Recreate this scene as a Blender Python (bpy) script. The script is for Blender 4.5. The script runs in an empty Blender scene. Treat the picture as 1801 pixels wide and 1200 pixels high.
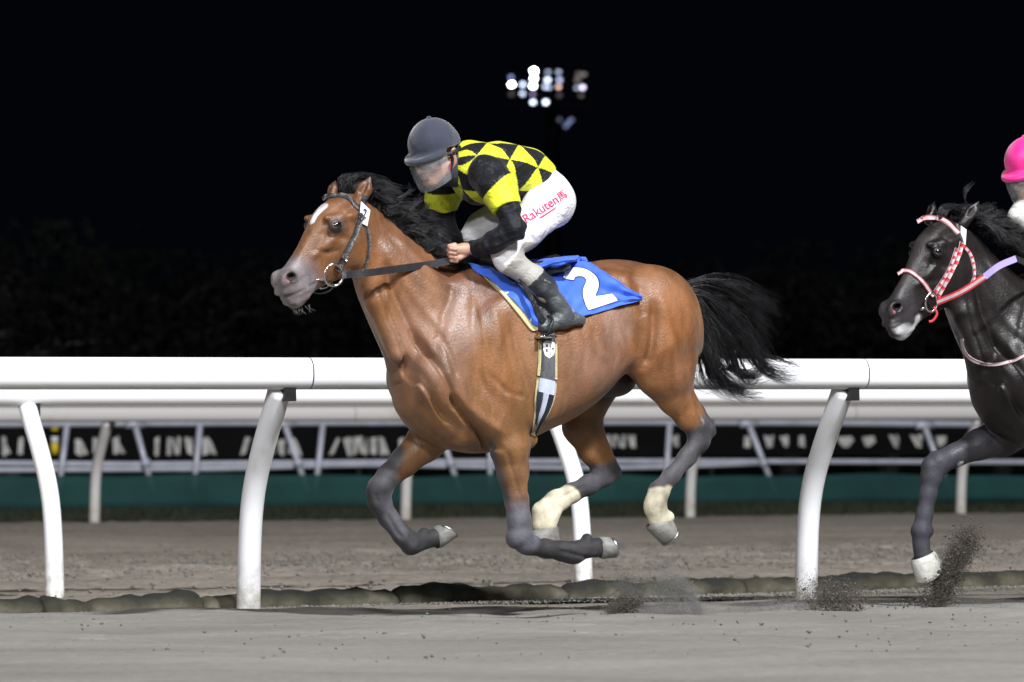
import bpy, math, random
import numpy as np
from mathutils import Vector, Matrix
from mathutils.bvhtree import BVHTree

random.seed(7)
np.random.seed(7)
R = math.radians
PI = math.pi
scene = bpy.context.scene
col = scene.collection

# ------------------------------------------------------------------ camera
W0, H0 = 1801.0, 1200.0
LENS = 200.0
F = LENS / 36.0 * W0
CAM = np.array([0.0, 0.0, 0.762])
HORIZON = 780.0
PITCH = math.atan((HORIZON - H0 / 2) / F)
ROLL = R(0.25)
_fwd = Vector((0, math.cos(PITCH), math.sin(PITCH)))
_right0 = Vector((1, 0, 0))
_up0 = _right0.cross(_fwd)
c_right = (_right0 * math.cos(ROLL) - _up0 * math.sin(ROLL)).normalized()
c_up = c_right.cross(_fwd).normalized()
c_fwd = _fwd
cam_data = bpy.data.cameras.new('camera')
cam = bpy.data.objects.new('camera', cam_data)
col.objects.link(cam)
cam_data.lens = LENS
cam_data.sensor_width = 36.0
cam_data.sensor_fit = 'HORIZONTAL'
cam_data.clip_start = 0.5
cam_data.clip_end = 3000
m = Matrix((( c_right.x, c_up.x, -c_fwd.x, CAM[0]),
            ( c_right.y, c_up.y, -c_fwd.y, CAM[1]),
            ( c_right.z, c_up.z, -c_fwd.z, CAM[2]),
            (0, 0, 0, 1)))
cam.matrix_world = m
cam_data.dof.use_dof = True
cam_data.dof.focus_distance = 23.9
cam_data.dof.aperture_fstop = 5.6
scene.camera = cam

# ------------------------------------------------------------------ world, lights, exposure
world = bpy.data.worlds.new('World')
scene.world = world
world.use_nodes = True
_bg = world.node_tree.nodes['Background']
_bg.inputs['Color'].default_value = (0.0007, 0.0009, 0.0017, 1)
_bg.inputs['Strength'].default_value = 1.0
scene.view_settings.view_transform = 'Standard'
scene.view_settings.look = 'None'
scene.view_settings.exposure = 0.40
scene.view_settings.gamma = 1.0
scene.view_settings.use_curve_mapping = False
scene.cycles.use_denoising = True
scene.cycles.max_bounces = 6
scene.cycles.transparent_max_bounces = 24
scene.cycles.caustics_reflective = False
scene.cycles.caustics_refractive = False

def flood(loc, target, size, power, color, spread, name='unseen_key_or_fill'):
    d = bpy.data.lights.new(name, 'AREA')
    d.shape = 'RECTANGLE'
    d.size, d.size_y = size
    d.energy = power
    d.color = color
    d.spread = spread
    o = bpy.data.objects.new(name, d)
    o.location = loc
    o.rotation_euler = (Vector(target) - Vector(loc)).to_track_quat('-Z', 'Y').to_euler()
    col.objects.link(o)
    return o
# floodlight banks out of view: the key, then two added as fill
flood((20, -4, 38), (0, 36, 0), (4.0, 2.5), 12600, (0.95, 0.97, 1.0), R(110))
flood((-34, -34, 30), (0, 40, 0), (5.0, 3.0), 3600, (0.95, 0.97, 1.0), R(100))
flood((2, -14, 22), (0, 40, 0), (6.0, 3.0), 2700, (0.97, 0.98, 1.0), R(100))

# ------------------------------------------------------------------ geometry of the photograph
def ray(px, py):
    d = Vector(c_fwd) * F + c_right * (px - W0 / 2) - c_up * (py - H0 / 2)
    return d.normalized()
C_ = Vector(CAM)
def at_depth(px, py, depth):
    d = ray(px, py)
    return C_ + d * (depth / d.y)
def on_ground(px, py, z=0.0):
    d = ray(px, py)
    return C_ + d * ((z - CAM[2]) / d.z)

class Frame:
    """local frame: x backwards along the horse, y away from the camera side, z up"""
    def __init__(s, origin, theta):
        s.o = Vector(origin); s.th = theta
        c, n = math.cos(theta), math.sin(theta)
        s.x = Vector((c, n, 0)); s.y = Vector((-n, c, 0)); s.z = Vector((0, 0, 1))
        s.M = Matrix.Translation(s.o) @ Matrix.Rotation(theta, 4, 'Z')
        s.Mi = s.M.inverted()
    def L(s, px, py, y=0.0):
        """point of the photograph on the vertical plane local-y = y, in local coordinates"""
        d = ray(px, py)
        t = (s.y.dot(s.o) + y - s.y.dot(C_)) / s.y.dot(d)
        p = s.Mi @ (C_ + d * t)
        return np.array(p)
    def to_world(s, v):
        v = np.asarray(v, dtype=float)
        Rm = np.array(s.M.to_3x3())
        return v @ Rm.T + np.array(s.o)

# ------------------------------------------------------------------ object helpers
def tag(o, label=None, cat=None, group=None, kind=None):
    if label: o['label'] = label
    if cat: o['category'] = cat
    if group: o['group'] = group
    if kind: o['kind'] = kind
    return o
def empty(name, loc, rz=0.0, label=None, cat=None, group=None):
    o = bpy.data.objects.new(name, None)
    o.empty_display_size = 0.2
    o.location = loc
    o.rotation_euler = (0, 0, rz)
    col.objects.link(o)
    tag(o, label, cat, group)
    bpy.context.view_layer.update()
    return o
def wm(o):
    """world matrix from the location / rotation chain (no depsgraph needed)"""
    mm = o.matrix_basis.copy()
    return wm(o.parent) @ mm if o.parent else mm
def mesh_obj(name, verts, faces, mat=None, parent=None, smooth=True, world=True, colors=None, uv=None, label=None):
    """verts in world coordinates (or in the parent's when world=False)"""
    me = bpy.data.meshes.new(name)
    v = np.asarray(verts, dtype=np.float64)
    if parent is not None and world:
        mi = np.array(wm(parent).inverted())
        v = v @ mi[:3, :3].T + mi[:3, 3]
    origin = np.zeros(3)
    if parent is None:
        origin = np.array([(v[:, 0].min() + v[:, 0].max()) / 2, (v[:, 1].min() + v[:, 1].max()) / 2, v[:, 2].min()])
        v = v - origin
    if isinstance(faces, np.ndarray) and faces.ndim == 2:
        n = faces.shape[1]
        me.vertices.add(len(v)); me.vertices.foreach_set('co', v.astype(np.float32).ravel())
        me.loops.add(faces.size); me.loops.foreach_set('vertex_index', faces.astype(np.int32).ravel())
        me.polygons.add(len(faces))
        me.polygons.foreach_set('loop_start', np.arange(0, faces.size, n, dtype=np.int32))
        me.polygons.foreach_set('loop_total', np.full(len(faces), n, dtype=np.int32))
        me.update(calc_edges=True)
    else:
        me.from_pydata([tuple(p) for p in v], [], [tuple(int(i) for i in f) for f in faces])
        me.update()
    if smooth:
        me.polygons.foreach_set('use_smooth', np.ones(len(me.polygons), dtype=bool))
    if colors is not None:
        a = me.color_attributes.new('Col', 'FLOAT_COLOR', 'POINT')
        a.data.foreach_set('color', np.asarray(colors, dtype=np.float32).ravel())
    if uv is not None:
        a = me.attributes.new('uvp', 'FLOAT_VECTOR', 'POINT')
        a.data.foreach_set('vector', np.asarray(uv, dtype=np.float32).ravel())
    o = bpy.data.objects.new(name, me)
    col.objects.link(o)
    if parent is not None: o.parent = parent
    o.location = origin
    if mat: me.materials.append(mat)
    if label: o['label'] = label
    return o

class MB:
    """collects simple shapes into one mesh"""
    def __init__(s): s.v = []; s.f = []
    def add(s, v, f):
        n = len(s.v); s.v += [tuple(p) for p in v]; s.f += [tuple(i + n for i in q) for q in f]
        return s
    def box(s, c, ax, ay, az):
        c = Vector(c); ax = Vector(ax); ay = Vector(ay); az = Vector(az)
        v = [c + ax * i + ay * j + az * k for k in (-1, 1) for j in (-1, 1) for i in (-1, 1)]
        return s.add(v, [(0, 2, 3, 1), (4, 5, 7, 6), (0, 1, 5, 4), (2, 6, 7, 3), (0, 4, 6, 2), (1, 3, 7, 5)])
    def tube(s, pts, rad, seg=10, caps=True, flat=None, closed=False):
        pts = [Vector(p) for p in pts]; n = len(pts)
        if not hasattr(rad, '__len__'): rad = [rad] * n
        rings = []; up = None
        for i, p in enumerate(pts):
            if closed: d = (pts[(i + 1) % n] - pts[i - 1]).normalized()
            else: d = (pts[min(i + 1, n - 1)] - pts[max(i - 1, 0)]).normalized()
            if up is None:
                up = Vector((0, 0, 1)) if abs(d.z) < 0.9 else Vector((0, 1, 0))
            a = d.cross(up).normalized(); b = a.cross(d).normalized(); up = b
            fa = fb = 1.0
            if flat: fa, fb = flat
            rings.append([p + (a * math.cos(t) * fa + b * math.sin(t) * fb) * rad[i] for t in [2 * PI * k / seg for k in range(seg)]])
        v = [q for r in rings for q in r]; f = []
        for i in range(n if closed else n - 1):
            j = (i + 1) % n
            for k in range(seg):
                l = (k + 1) % seg
                f.append((i * seg + k, i * seg + l, j * seg + l, j * seg + k))
        if caps and not closed:
            f.append(tuple(range(seg - 1, -1, -1))); f.append(tuple((n - 1) * seg + k for k in range(seg)))
        return s.add(v, f)
    def ball(s, c, r, seg=12, rings=8, rot=None):
        c = Vector(c); rr = Vector((r, r, r)) if not hasattr(r, '__len__') else Vector(r)
        v = []; f = []
        for i in range(rings + 1):
            ph = PI * i / rings
            for k in range(seg):
                t = 2 * PI * k / seg
                q = Vector((rr.x * math.sin(ph) * math.cos(t), rr.y * math.sin(ph) * math.sin(t), rr.z * math.cos(ph)))
                if rot: q = rot @ q
                v.append(c + q)
        for i in range(rings):
            for k in range(seg):
                l = (k + 1) % seg
                f.append((i * seg + k, (i + 1) * seg + k, (i + 1) * seg + l, i * seg + l))
        return s.add(v, f)
    def build(s, name, mat=None, parent=None, smooth=True, **kw):
        return mesh_obj(name, s.v, s.f, mat, parent, smooth, **kw)

def smooth_path(pts, n=8, closed=False):
    """Catmull-Rom through the points"""
    P = [np.asarray(p, float) for p in pts]; out = []; m_ = len(P)
    segs = m_ if closed else m_ - 1
    for i in range(segs):
        p1, p2 = P[i], P[(i + 1) % m_]
        p0 = P[(i - 1) % m_] if (closed or i > 0) else 2 * p1 - p2
        p3 = P[(i + 2) % m_] if (closed or i + 2 < m_) else 2 * p2 - p1
        for k in range(n):
            t = k / n
            out.append(0.5 * ((2 * p1) + (-p0 + p2) * t + (2 * p0 - 5 * p1 + 4 * p2 - p3) * t * t + (-p0 + 3 * p1 - 3 * p2 + p3) * t ** 3))
    if not closed: out.append(P[-1])
    return out

# ------------------------------------------------------------------ signed distance sculpting
class Field:
    def __init__(s, lo, hi, h):
        s.h = h; s.lo = np.array(lo, float)
        s.n = np.ceil((np.array(hi) - s.lo) / h).astype(int) + 1
        s.ax = [(s.lo[i] + h * np.arange(s.n[i])).astype(np.float32) for i in range(3)]
        s.D = np.full(tuple(s.n), 0.5, np.float32)
    def _sl(s, lo, hi):
        a = np.clip(np.floor((np.array(lo) - s.lo) / s.h).astype(int), 0, s.n - 1)
        b = np.clip(np.ceil((np.array(hi) - s.lo) / s.h).astype(int) + 1, 1, s.n)
        return tuple(slice(a[i], max(b[i], a[i] + 1)) for i in range(3))
    def _grid(s, sl):
        return (s.ax[0][sl[0]][:, None, None], s.ax[1][sl[1]][None, :, None], s.ax[2][sl[2]][None, None, :])
    def _put(s, sl, d, k, mode):
        D = s.D[sl]
        if mode == 'add':
            if k > 0:
                hh = np.maximum(k - np.abs(D - d), 0) / k
                s.D[sl] = np.minimum(D, d) - hh * hh * k * 0.25
            else: s.D[sl] = np.minimum(D, d)
        else:
            e = -d
            if k > 0:
                hh = np.maximum(k - np.abs(D - e), 0) / k
                s.D[sl] = np.maximum(D, e) + hh * hh * k * 0.25
            else: s.D[sl] = np.maximum(D, e)
    def cone(s, a, b, ra, rb, k=0.02, flat=None, mode='add'):
        """tapered capsule; flat=(direction, factor): radius along direction is factor times"""
        a = np.asarray(a, float); b = np.asarray(b, float)
        pad = max(ra, rb) * (max(1.0, flat[1]) if flat else 1.0) + k + 2 * s.h
        sl = s._sl(np.minimum(a, b) - pad, np.maximum(a, b) + pad)
        X, Y, Z = s._grid(sl)
        px, py, pz = X - a[0], Y - a[1], Z - a[2]
        ba = b - a; f = 1.0
        if flat:
            n = np.asarray(flat[0], float); n = n / np.linalg.norm(n); q = 1 / flat[1] - 1
            dt = px * n[0] + py * n[1] + pz * n[2]
            px, py, pz = px + n[0] * dt * q, py + n[1] * dt * q, pz + n[2] * dt * q
            ba = ba + n * (ba @ n) * q; f = min(1.0, flat[1] * 1.15)
        L2 = float(ba @ ba) + 1e-12
        t = np.clip((px * ba[0] + py * ba[1] + pz * ba[2]) / L2, 0, 1)
        d = np.sqrt((px - t * ba[0]) ** 2 + (py - t * ba[1]) ** 2 + (pz - t * ba[2]) ** 2) - (ra + (rb - ra) * t)
        s._put(sl, d * f, k, mode); return s
    def chain(s, pts, k=0.02, flat=None, mode='add'):
        """pts: [(point, radius), ...]"""
        for (a, ra), (b, rb) in zip(pts[:-1], pts[1:]): s.cone(a, b, ra, rb, k, flat, mode)
        return s
    def ell(s, c, r, k=0.02, rot=None, mode='add'):
        c = np.asarray(c, float); r = np.asarray(r, float)
        pad = r.max() + k + 2 * s.h
        sl = s._sl(c - pad, c + pad); X, Y, Z = s._grid(sl)
        x, y, z = X - c[0], Y - c[1], Z - c[2]
        if rot is not None:
            M = np.array(rot)
            x, y, z = (M[0, 0] * x + M[1, 0] * y + M[2, 0] * z, M[0, 1] * x + M[1, 1] * y + M[2, 1] * z, M[0, 2] * x + M[1, 2] * y + M[2, 2] * z)
        k0 = np.sqrt((x / r[0]) ** 2 + (y / r[1]) ** 2 + (z / r[2]) ** 2)
        k1 = np.sqrt((x / r[0] ** 2) ** 2 + (y / r[1] ** 2) ** 2 + (z / r[2] ** 2) ** 2) + 1e-9
        s._put(sl, k0 * (k0 - 1) / k1, k, mode); return s
    def loft(s, top, bot, wid, k=0.03, yc=0.0, p=2.0, egg=0.0, axis=None, ymid=None, ends='in'):
        """section between the curves top and bot (local xz), half width wid=[(t-point, w)], about the plane y=yc"""
        top = np.array([[q[0], q[2]] for q in top]); bot = np.array([[q[0], q[2]] for q in bot])
        w = np.array([[q[0][0], q[0][2], q[1]] for q in wid])
        if axis is None: e1 = ((top[-1] + bot[-1]) - (top[0] + bot[0]))
        else: e1 = np.array(axis, float)
        e1 = e1 / np.linalg.norm(e1); e2 = np.array([-e1[1], e1[0]])
        if e2[1] < 0: e2 = -e2
        tt, nt = top @ e1, top @ e2; tb, nb = bot @ e1, bot @ e2; tw = w[:, :2] @ e1
        allp = np.vstack([top, bot]); wm_ = w[:, 2].max()
        lo = np.array([allp[:, 0].min(), yc - wm_, allp[:, 1].min()]) - 0.04 - k
        hi = np.array([allp[:, 0].max(), yc + wm_, allp[:, 1].max()]) + 0.04 + k
        if ymid is not None:
            lo[1] += min(0, min(q[1] for q in ymid)); hi[1] += max(0, max(q[1] for q in ymid))
        sl = s._sl(lo, hi); X, Y, Z = s._grid(sl)
        T = X * e1[0] + Z * e1[1]; N = X * e2[0] + Z * e2[1]
        def sm(t, v, q):  # smooth-ish interpolation
            o = np.argsort(t); t, v = t[o], v[o]
            fine = np.linspace(t[0], t[-1], 160)
            m_ = np.gradient(v, t) if len(t) > 2 else np.zeros(len(t))
            i = np.clip(np.searchsorted(t, fine) - 1, 0, len(t) - 2)
            hseg = t[i + 1] - t[i]; u = (fine - t[i]) / hseg
            val = (2 * u ** 3 - 3 * u ** 2 + 1) * v[i] + (u ** 3 - 2 * u ** 2 + u) * hseg * m_[i] + (-2 * u ** 3 + 3 * u ** 2) * v[i + 1] + (u ** 3 - u ** 2) * hseg * m_[i + 1]
            return np.interp(q, fine, val).astype(np.float32)
        nt_ = sm(tt, nt, T); nb_ = sm(tb, nb, T); ww = sm(tw, w[:, 2], T)
        hh = np.maximum((nt_ - nb_) / 2, 0.004); cc = (nt_ + nb_) / 2
        yy = Y - yc
        if ymid is not None:
            tm = np.array([[q[0][0], q[0][2]] for q in ymid]) @ e1
            yy = yy - sm(tm, np.array([q[1] for q in ymid]), T)
        a = (N - cc) / hh
        ww = np.maximum(ww * (1 - egg * np.clip(a, -1, 1)), 0.004)
        b = yy / ww
        if p == 2.0: k0 = np.sqrt(a * a + b * b)
        else: k0 = (np.abs(a) ** p + np.abs(b) ** p) ** (1 / p)
        k1 = np.sqrt((a / hh) ** 2 + (b / ww) ** 2) + 1e-6
        d = k0 * (k0 - 1) / k1
        t0, t1 = max(tt.min(), tb.min()), min(tt.max(), tb.max())
        if ends == 'out': t0, t1 = min(tt.min(), tb.min()), max(tt.max(), tb.max())
        end = np.maximum(t0 - T, T - t1)
        d = np.maximum(d, end)
        s._put(sl, d.astype(np.float32), k, 'add'); return s
    def emboss(s, pts, w, d, side=0, ylim=0.0):
        """groove (d>0) or ridge (d<0) of depth d and half width w along a path seen from the side"""
        P2 = [np.array([p[0], p[2]]) for p in pts]; A = np.array(P2)
        pad = 2.6 * w
        sl = s._sl([A[:, 0].min() - pad, -9, A[:, 1].min() - pad], [A[:, 0].max() + pad, 9, A[:, 1].max() + pad])
        X = s.ax[0][sl[0]][:, None]; Z = s.ax[2][sl[2]][None, :]
        dm = None
        n = len(P2) - 1
        for i, (a, b) in enumerate(zip(P2[:-1], P2[1:])):
            ba = b - a; t = np.clip(((X - a[0]) * ba[0] + (Z - a[1]) * ba[1]) / (ba @ ba), 0, 1)
            dd = np.sqrt((X - a[0] - t * ba[0]) ** 2 + (Z - a[1] - t * ba[1]) ** 2)
            u = (i + t) / n
            e = np.exp(-(dd / w) ** 2) * np.clip(np.minimum(u, 1 - u) * 5 + 0.35, 0, 1)
            dm = e if dm is None else np.maximum(dm, e)
        Y = s.ax[1][None, sl[1], None]
        msk = np.ones_like(Y)
        if side < 0: msk = np.clip((ylim - Y) / 0.04, 0, 1)
        if side > 0: msk = np.clip((Y - ylim) / 0.04, 0, 1)
        s.D[sl] += (d * dm[:, None, :] * msk).astype(np.float32); return s
    def merge(s, o, Mat, k):
        """smooth union with another field; Mat maps my coordinates to the other's"""
        Mi = np.linalg.inv(Mat); c = []
        hi = o.lo + (o.n - 1) * o.h
        for i in (0, 1):
            for j in (0, 1):
                for l in (0, 1):
                    q = np.array([(o.lo, hi)[i][0], (o.lo, hi)[j][1], (o.lo, hi)[l][2], 1]); c.append((Mi @ q)[:3])
        c = np.array(c); sl = s._sl(c.min(0), c.max(0)); X, Y, Z = s._grid(sl)
        g = []
        for r in range(3):
            v = (Mat[r, 0] * X + Mat[r, 1] * Y + Mat[r, 2] * Z + Mat[r, 3] - o.lo[r]) / o.h
            g.append(v)
        ok = np.ones(g[0].shape, bool)
        I = []; Fq = []
        for r in range(3):
            ok &= (g[r] >= 0) & (g[r] <= o.n[r] - 1.001)
            v = np.clip(g[r], 0, o.n[r] - 1.001); i = np.floor(v).astype(np.int32); I.append(i); Fq.append((v - i).astype(np.float32))
        D = 0
        for i in (0, 1):
            for j in (0, 1):
                for l in (0, 1):
                    w = (Fq[0] if i else 1 - Fq[0]) * (Fq[1] if j else 1 - Fq[1]) * (Fq[2] if l else 1 - Fq[2])
                    D = D + w * o.D[I[0] + i, I[1] + j, I[2] + l]
        D = np.where(ok, D, 0.5)
        s._put(sl, D.astype(np.float32), k, 'add'); return s
    def plane(s, p, n):
        """keep only the side the normal n points away from"""
        n = np.asarray(n, float); n = n / np.linalg.norm(n); X, Y, Z = s._grid((slice(None),) * 3)
        s.D = np.maximum(s.D, ((X - p[0]) * n[0] + (Y - p[1]) * n[1] + (Z - p[2]) * n[2]).astype(np.float32)); return s
    def copy(s):
        o = Field.__new__(Field); o.h = s.h; o.lo = s.lo; o.n = s.n; o.ax = s.ax; o.D = s.D.copy(); return o
    def displace(s, fn):
        X, Y, Z = s.ax[0][:, None, None], s.ax[1][None, :, None], s.ax[2][None, None, :]
        s.D += fn(X, Y, Z).astype(np.float32); return s
    def mesh(s):
        D = s.D; I = D < 0
        nx, ny, nz = D.shape
        cnt = np.zeros((nx - 1, ny - 1, nz - 1), np.int8)
        for i in (0, 1):
            for j in (0, 1):
                for k in (0, 1): cnt += I[i:nx - 1 + i, j:ny - 1 + j, k:nz - 1 + k]
        act = (cnt > 0) & (cnt < 8)
        idx = np.argwhere(act)
        vid = np.full(act.shape, -1, np.int32); vid[act] = np.arange(len(idx))
        cd = {}
        for i in (0, 1):
            for j in (0, 1):
                for k in (0, 1): cd[(i, j, k)] = D[idx[:, 0] + i, idx[:, 1] + j, idx[:, 2] + k]
        acc = np.zeros((len(idx), 3)); num = np.zeros(len(idx))
        cs = list(cd.keys())
        for a in cs:
            for ax in range(3):
                if a[ax] == 0:
                    b = list(a); b[ax] = 1; b = tuple(b)
                    da, db = cd[a], cd[b]; cr = (da < 0) != (db < 0)
                    t = np.where(cr, da / (da - db + 1e-12), 0)
                    for q in range(3):
                        acc[:, q] += np.where(cr, a[q] + (t if q == ax else 0), 0)
                    num += cr
        v = s.lo + (idx + acc / num[:, None]) * s.h
        F_ = []
        for ax in range(3):
            o = [1, 2, 0][ax], [2, 0, 1][ax]
            A = np.take(I, range(0, D.shape[ax] - 1), axis=ax); B = np.take(I, range(1, D.shape[ax]), axis=ax)
            e = np.argwhere(A != B)
            e = e[(e[:, o[0]] > 0) & (e[:, o[1]] > 0) & (e[:, o[0]] < D.shape[o[0]] - 1) & (e[:, o[1]] < D.shape[o[1]] - 1)]
            ins = I[e[:, 0], e[:, 1], e[:, 2]]
            def g(da, db):
                c = e.copy(); c[:, o[0]] += da; c[:, o[1]] += db
                return vid[c[:, 0], c[:, 1], c[:, 2]]
            q = np.stack([g(-1, -1), g(0, -1), g(0, 0), g(-1, 0)], 1)
            q[~ins] = q[~ins][:, ::-1]
            F_.append(q)
        f = np.vstack(F_)
        f = f[(f >= 0).all(1)]
        return v, f

def vnoise(p, scale, seed=0, octaves=1):
    """smooth pseudo noise in -1..1 from sums of sines (vectorised)"""
    rs = np.random.RandomState(seed); out = 0
    X, Y, Z = p; amp = 1; tot = 0
    for o in range(octaves):
        for _ in range(4):
            k = rs.normal(size=3); k = k / np.linalg.norm(k) * scale * (2 ** o) * rs.uniform(0.7, 1.4)
            out = out + amp * np.sin(X * k[0] + Y * k[1] + Z * k[2] + rs.uniform(0, 6.28))
            tot += amp
        amp *= 0.5
    return out / tot * 1.6
def sstep(a, b, x):
    t = np.clip((x - a) / (b - a), 0, 1); return t * t * (3 - 2 * t)

# ------------------------------------------------------------------ materials
def new_mat(name):
    mt = bpy.data.materials.new(name); mt.use_nodes = True
    nt = mt.node_tree; b = nt.nodes['Principled BSDF']
    return mt, nt, b
def N(nt, typ, **kw):
    n = nt.nodes.new(typ)
    for k, v in kw.items():
        if k.startswith('i_'): n.inputs[k[2:].replace('_', ' ')].default_value = v
        else: setattr(n, k, v)
    return n
def setin(n, key, v): n.inputs[key].default_value = v
def mat_simple(name, color, rough=0.5, metal=0.0, noise=0.12, nscale=20.0, bump=0.0, bscale=60.0, spec=0.5, sheen=0.0, rvar=0.1, coords='Object'):
    mt, nt, b = new_mat(name)
    tc = N(nt, 'ShaderNodeTexCoord')
    n1 = N(nt, 'ShaderNodeTexNoise'); setin(n1, 'Scale', nscale); setin(n1, 'Detail', 6.0); setin(n1, 'Roughness', 0.6)
    nt.links.new(tc.outputs[coords], n1.inputs['Vector'])
    rp = N(nt, 'ShaderNodeMapRange'); setin(rp, 'From Min', 0.3); setin(rp, 'From Max', 0.7); setin(rp, 'To Min', 1 - noise); setin(rp, 'To Max', 1 + noise)
    nt.links.new(n1.outputs['Fac'], rp.inputs['Value'])
    mx = N(nt, 'ShaderNodeVectorMath', operation='SCALE'); mx.inputs[0].default_value = color[:3]
    nt.links.new(rp.outputs['Result'], mx.inputs['Scale'])
    nt.links.new(mx.outputs['Vector'], b.inputs['Base Color'])
    rr = N(nt, 'ShaderNodeMapRange'); setin(rr, 'From Min', 0.3); setin(rr, 'From Max', 0.7); setin(rr, 'To Min', max(0, rough - rvar)); setin(rr, 'To Max', min(1, rough + rvar))
    nt.links.new(n1.outputs['Fac'], rr.inputs['Value']); nt.links.new(rr.outputs['Result'], b.inputs['Roughness'])
    setin(b, 'Metallic', metal); setin(b, 'Specular IOR Level', spec)
    if sheen: setin(b, 'Sheen Weight', sheen)
    if bump:
        n2 = N(nt, 'ShaderNodeTexNoise'); setin(n2, 'Scale', bscale); setin(n2, 'Detail', 8.0)
        nt.links.new(tc.outputs[coords], n2.inputs['Vector'])
        bp = N(nt, 'ShaderNodeBump'); setin(bp, 'Strength', bump); setin(bp, 'Distance', 0.01)
        nt.links.new(n2.outputs['Fac'], bp.inputs['Height']); nt.links.new(bp.outputs['Normal'], b.inputs['Normal'])
    return mt
# ================================================================== SETTING
TH = R(24.0)                                   # the rails run this way across the view
rdir = Vector((math.cos(TH), math.sin(TH), 0))
ndir = Vector((math.sin(TH), -math.cos(TH), 0))  # towards the near track
UP = Vector((0, 0, 1))
def line_at(p0, d, px):
    """point of the line p0 + t d that shows at image column px (ground level)"""
    k = (px - W0 / 2) / F
    # x/y = k  (roll neglected)
    t = (k * p0.y - p0.x) / (d.x - k * d.y)
    return p0 + d * t

# --- dirt material
def dirt_mat(name, base, wet, speck=0.5):
    mt, nt, b = new_mat(name)
    tc = N(nt, 'ShaderNodeTexCoord')
    mp = N(nt, 'ShaderNodeMapping'); mp.inputs['Rotation'].default_value = (0, 0, -TH); mp.inputs['Scale'].default_value = (0.35, 1.0, 1.0)
    nt.links.new(tc.outputs['Object'], mp.inputs['Vector'])
    big = N(nt, 'ShaderNodeTexNoise'); setin(big, 'Scale', 1.3); setin(big, 'Detail', 7.0); setin(big, 'Roughness', 0.62)
    nt.links.new(mp.outputs['Vector'], big.inputs['Vector'])
    fine = N(nt, 'ShaderNodeTexNoise'); setin(fine, 'Scale', 22.0); setin(fine, 'Detail', 9.0); setin(fine, 'Roughness', 0.7)
    nt.links.new(tc.outputs['Object'], fine.inputs['Vector'])
    cr = N(nt, 'ShaderNodeValToRGB')
    cr.color_ramp.elements[0].position = 0.34; cr.color_ramp.elements[0].color = (*wet, 1)
    cr.color_ramp.elements[1].position = 0.62; cr.color_ramp.elements[1].color = (*base, 1)
    nt.links.new(big.outputs['Fac'], cr.inputs['Fac'])
    mr = N(nt, 'ShaderNodeMapRange'); setin(mr, 'From Min', 0.3); setin(mr, 'From Max', 0.7); setin(mr, 'To Min', 1 - 0.35 * speck); setin(mr, 'To Max', 1 + 0.25 * speck)
    nt.links.new(fine.outputs['Fac'], mr.inputs['Value'])
    vm = N(nt, 'ShaderNodeVectorMath', operation='SCALE')
    nt.links.new(cr.outputs['Color'], vm.inputs[0]); nt.links.new(mr.outputs['Result'], vm.inputs['Scale'])
    nt.links.new(vm.outputs['Vector'], b.inputs['Base Color'])
    setin(b, 'Roughness', 0.95); setin(b, 'Specular IOR Level', 0.15)
    # grain: small crumbs lie darker or lighter, and stand out a little
    gr = N(nt, 'ShaderNodeTexVoronoi'); setin(gr, 'Scale', 26.0); nt.links.new(tc.outputs['Object'], gr.inputs['Vector'])
    gm = N(nt, 'ShaderNodeMapRange'); setin(gm, 'From Min', 0.02); setin(gm, 'From Max', 0.22); setin(gm, 'To Min', 1.0); setin(gm, 'To Max', 0.0); nt.links.new(gr.outputs['Distance'], gm.inputs['Value'])
    gs = N(nt, 'ShaderNodeTexNoise'); setin(gs, 'Scale', 4.0); setin(gs, 'Detail', 3.0); nt.links.new(tc.outputs['Object'], gs.inputs['Vector'])
    gt = N(nt, 'ShaderNodeMapRange'); setin(gt, 'From Min', 0.50); setin(gt, 'From Max', 0.66); nt.links.new(gs.outputs['Fac'], gt.inputs['Value'])
    gg = N(nt, 'ShaderNodeMath', operation='MULTIPLY'); nt.links.new(gm.outputs['Result'], gg.inputs[0]); nt.links.new(gt.outputs['Result'], gg.inputs[1])
    dk = N(nt, 'ShaderNodeMapRange'); setin(dk, 'To Min', 1.0); setin(dk, 'To Max', 0.55); nt.links.new(gg.outputs[0], dk.inputs['Value'])
    v2 = N(nt, 'ShaderNodeVectorMath', operation='SCALE'); nt.links.new(vm.outputs['Vector'], v2.inputs[0]); nt.links.new(dk.outputs['Result'], v2.inputs['Scale'])
    nt.links.new(v2.outputs['Vector'], b.inputs['Base Color'])
    f2 = N(nt, 'ShaderNodeTexNoise'); setin(f2, 'Scale', 70.0); setin(f2, 'Detail', 6.0); setin(f2, 'Roughness', 0.7); nt.links.new(tc.outputs['Object'], f2.inputs['Vector'])
    bp = N(nt, 'ShaderNodeBump'); setin(bp, 'Strength', 0.8); setin(bp, 'Distance', 0.02)
    nt.links.new(fine.outputs['Fac'], bp.inputs['Height'])
    bq = N(nt, 'ShaderNodeBump'); setin(bq, 'Strength', 0.8); setin(bq, 'Distance', 0.008)
    nt.links.new(f2.outputs['Fac'], bq.inputs['Height']); nt.links.new(bp.outputs['Normal'], bq.inputs['Normal']); nt.links.new(bq.outputs['Normal'], b.inputs['Normal'])
    return mt
M_near = dirt_mat('dirt_near', (0.285, 0.270, 0.245), (0.210, 0.197, 0.175))
M_inner = dirt_mat('dirt_inner', (0.300, 0.262, 0.222), (0.185, 0.158, 0.130), 1.0)
M_grass = mat_simple('infield_grass', (0.030, 0.045, 0.022), rough=0.9, noise=0.5, nscale=3.0, spec=0.1)

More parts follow.
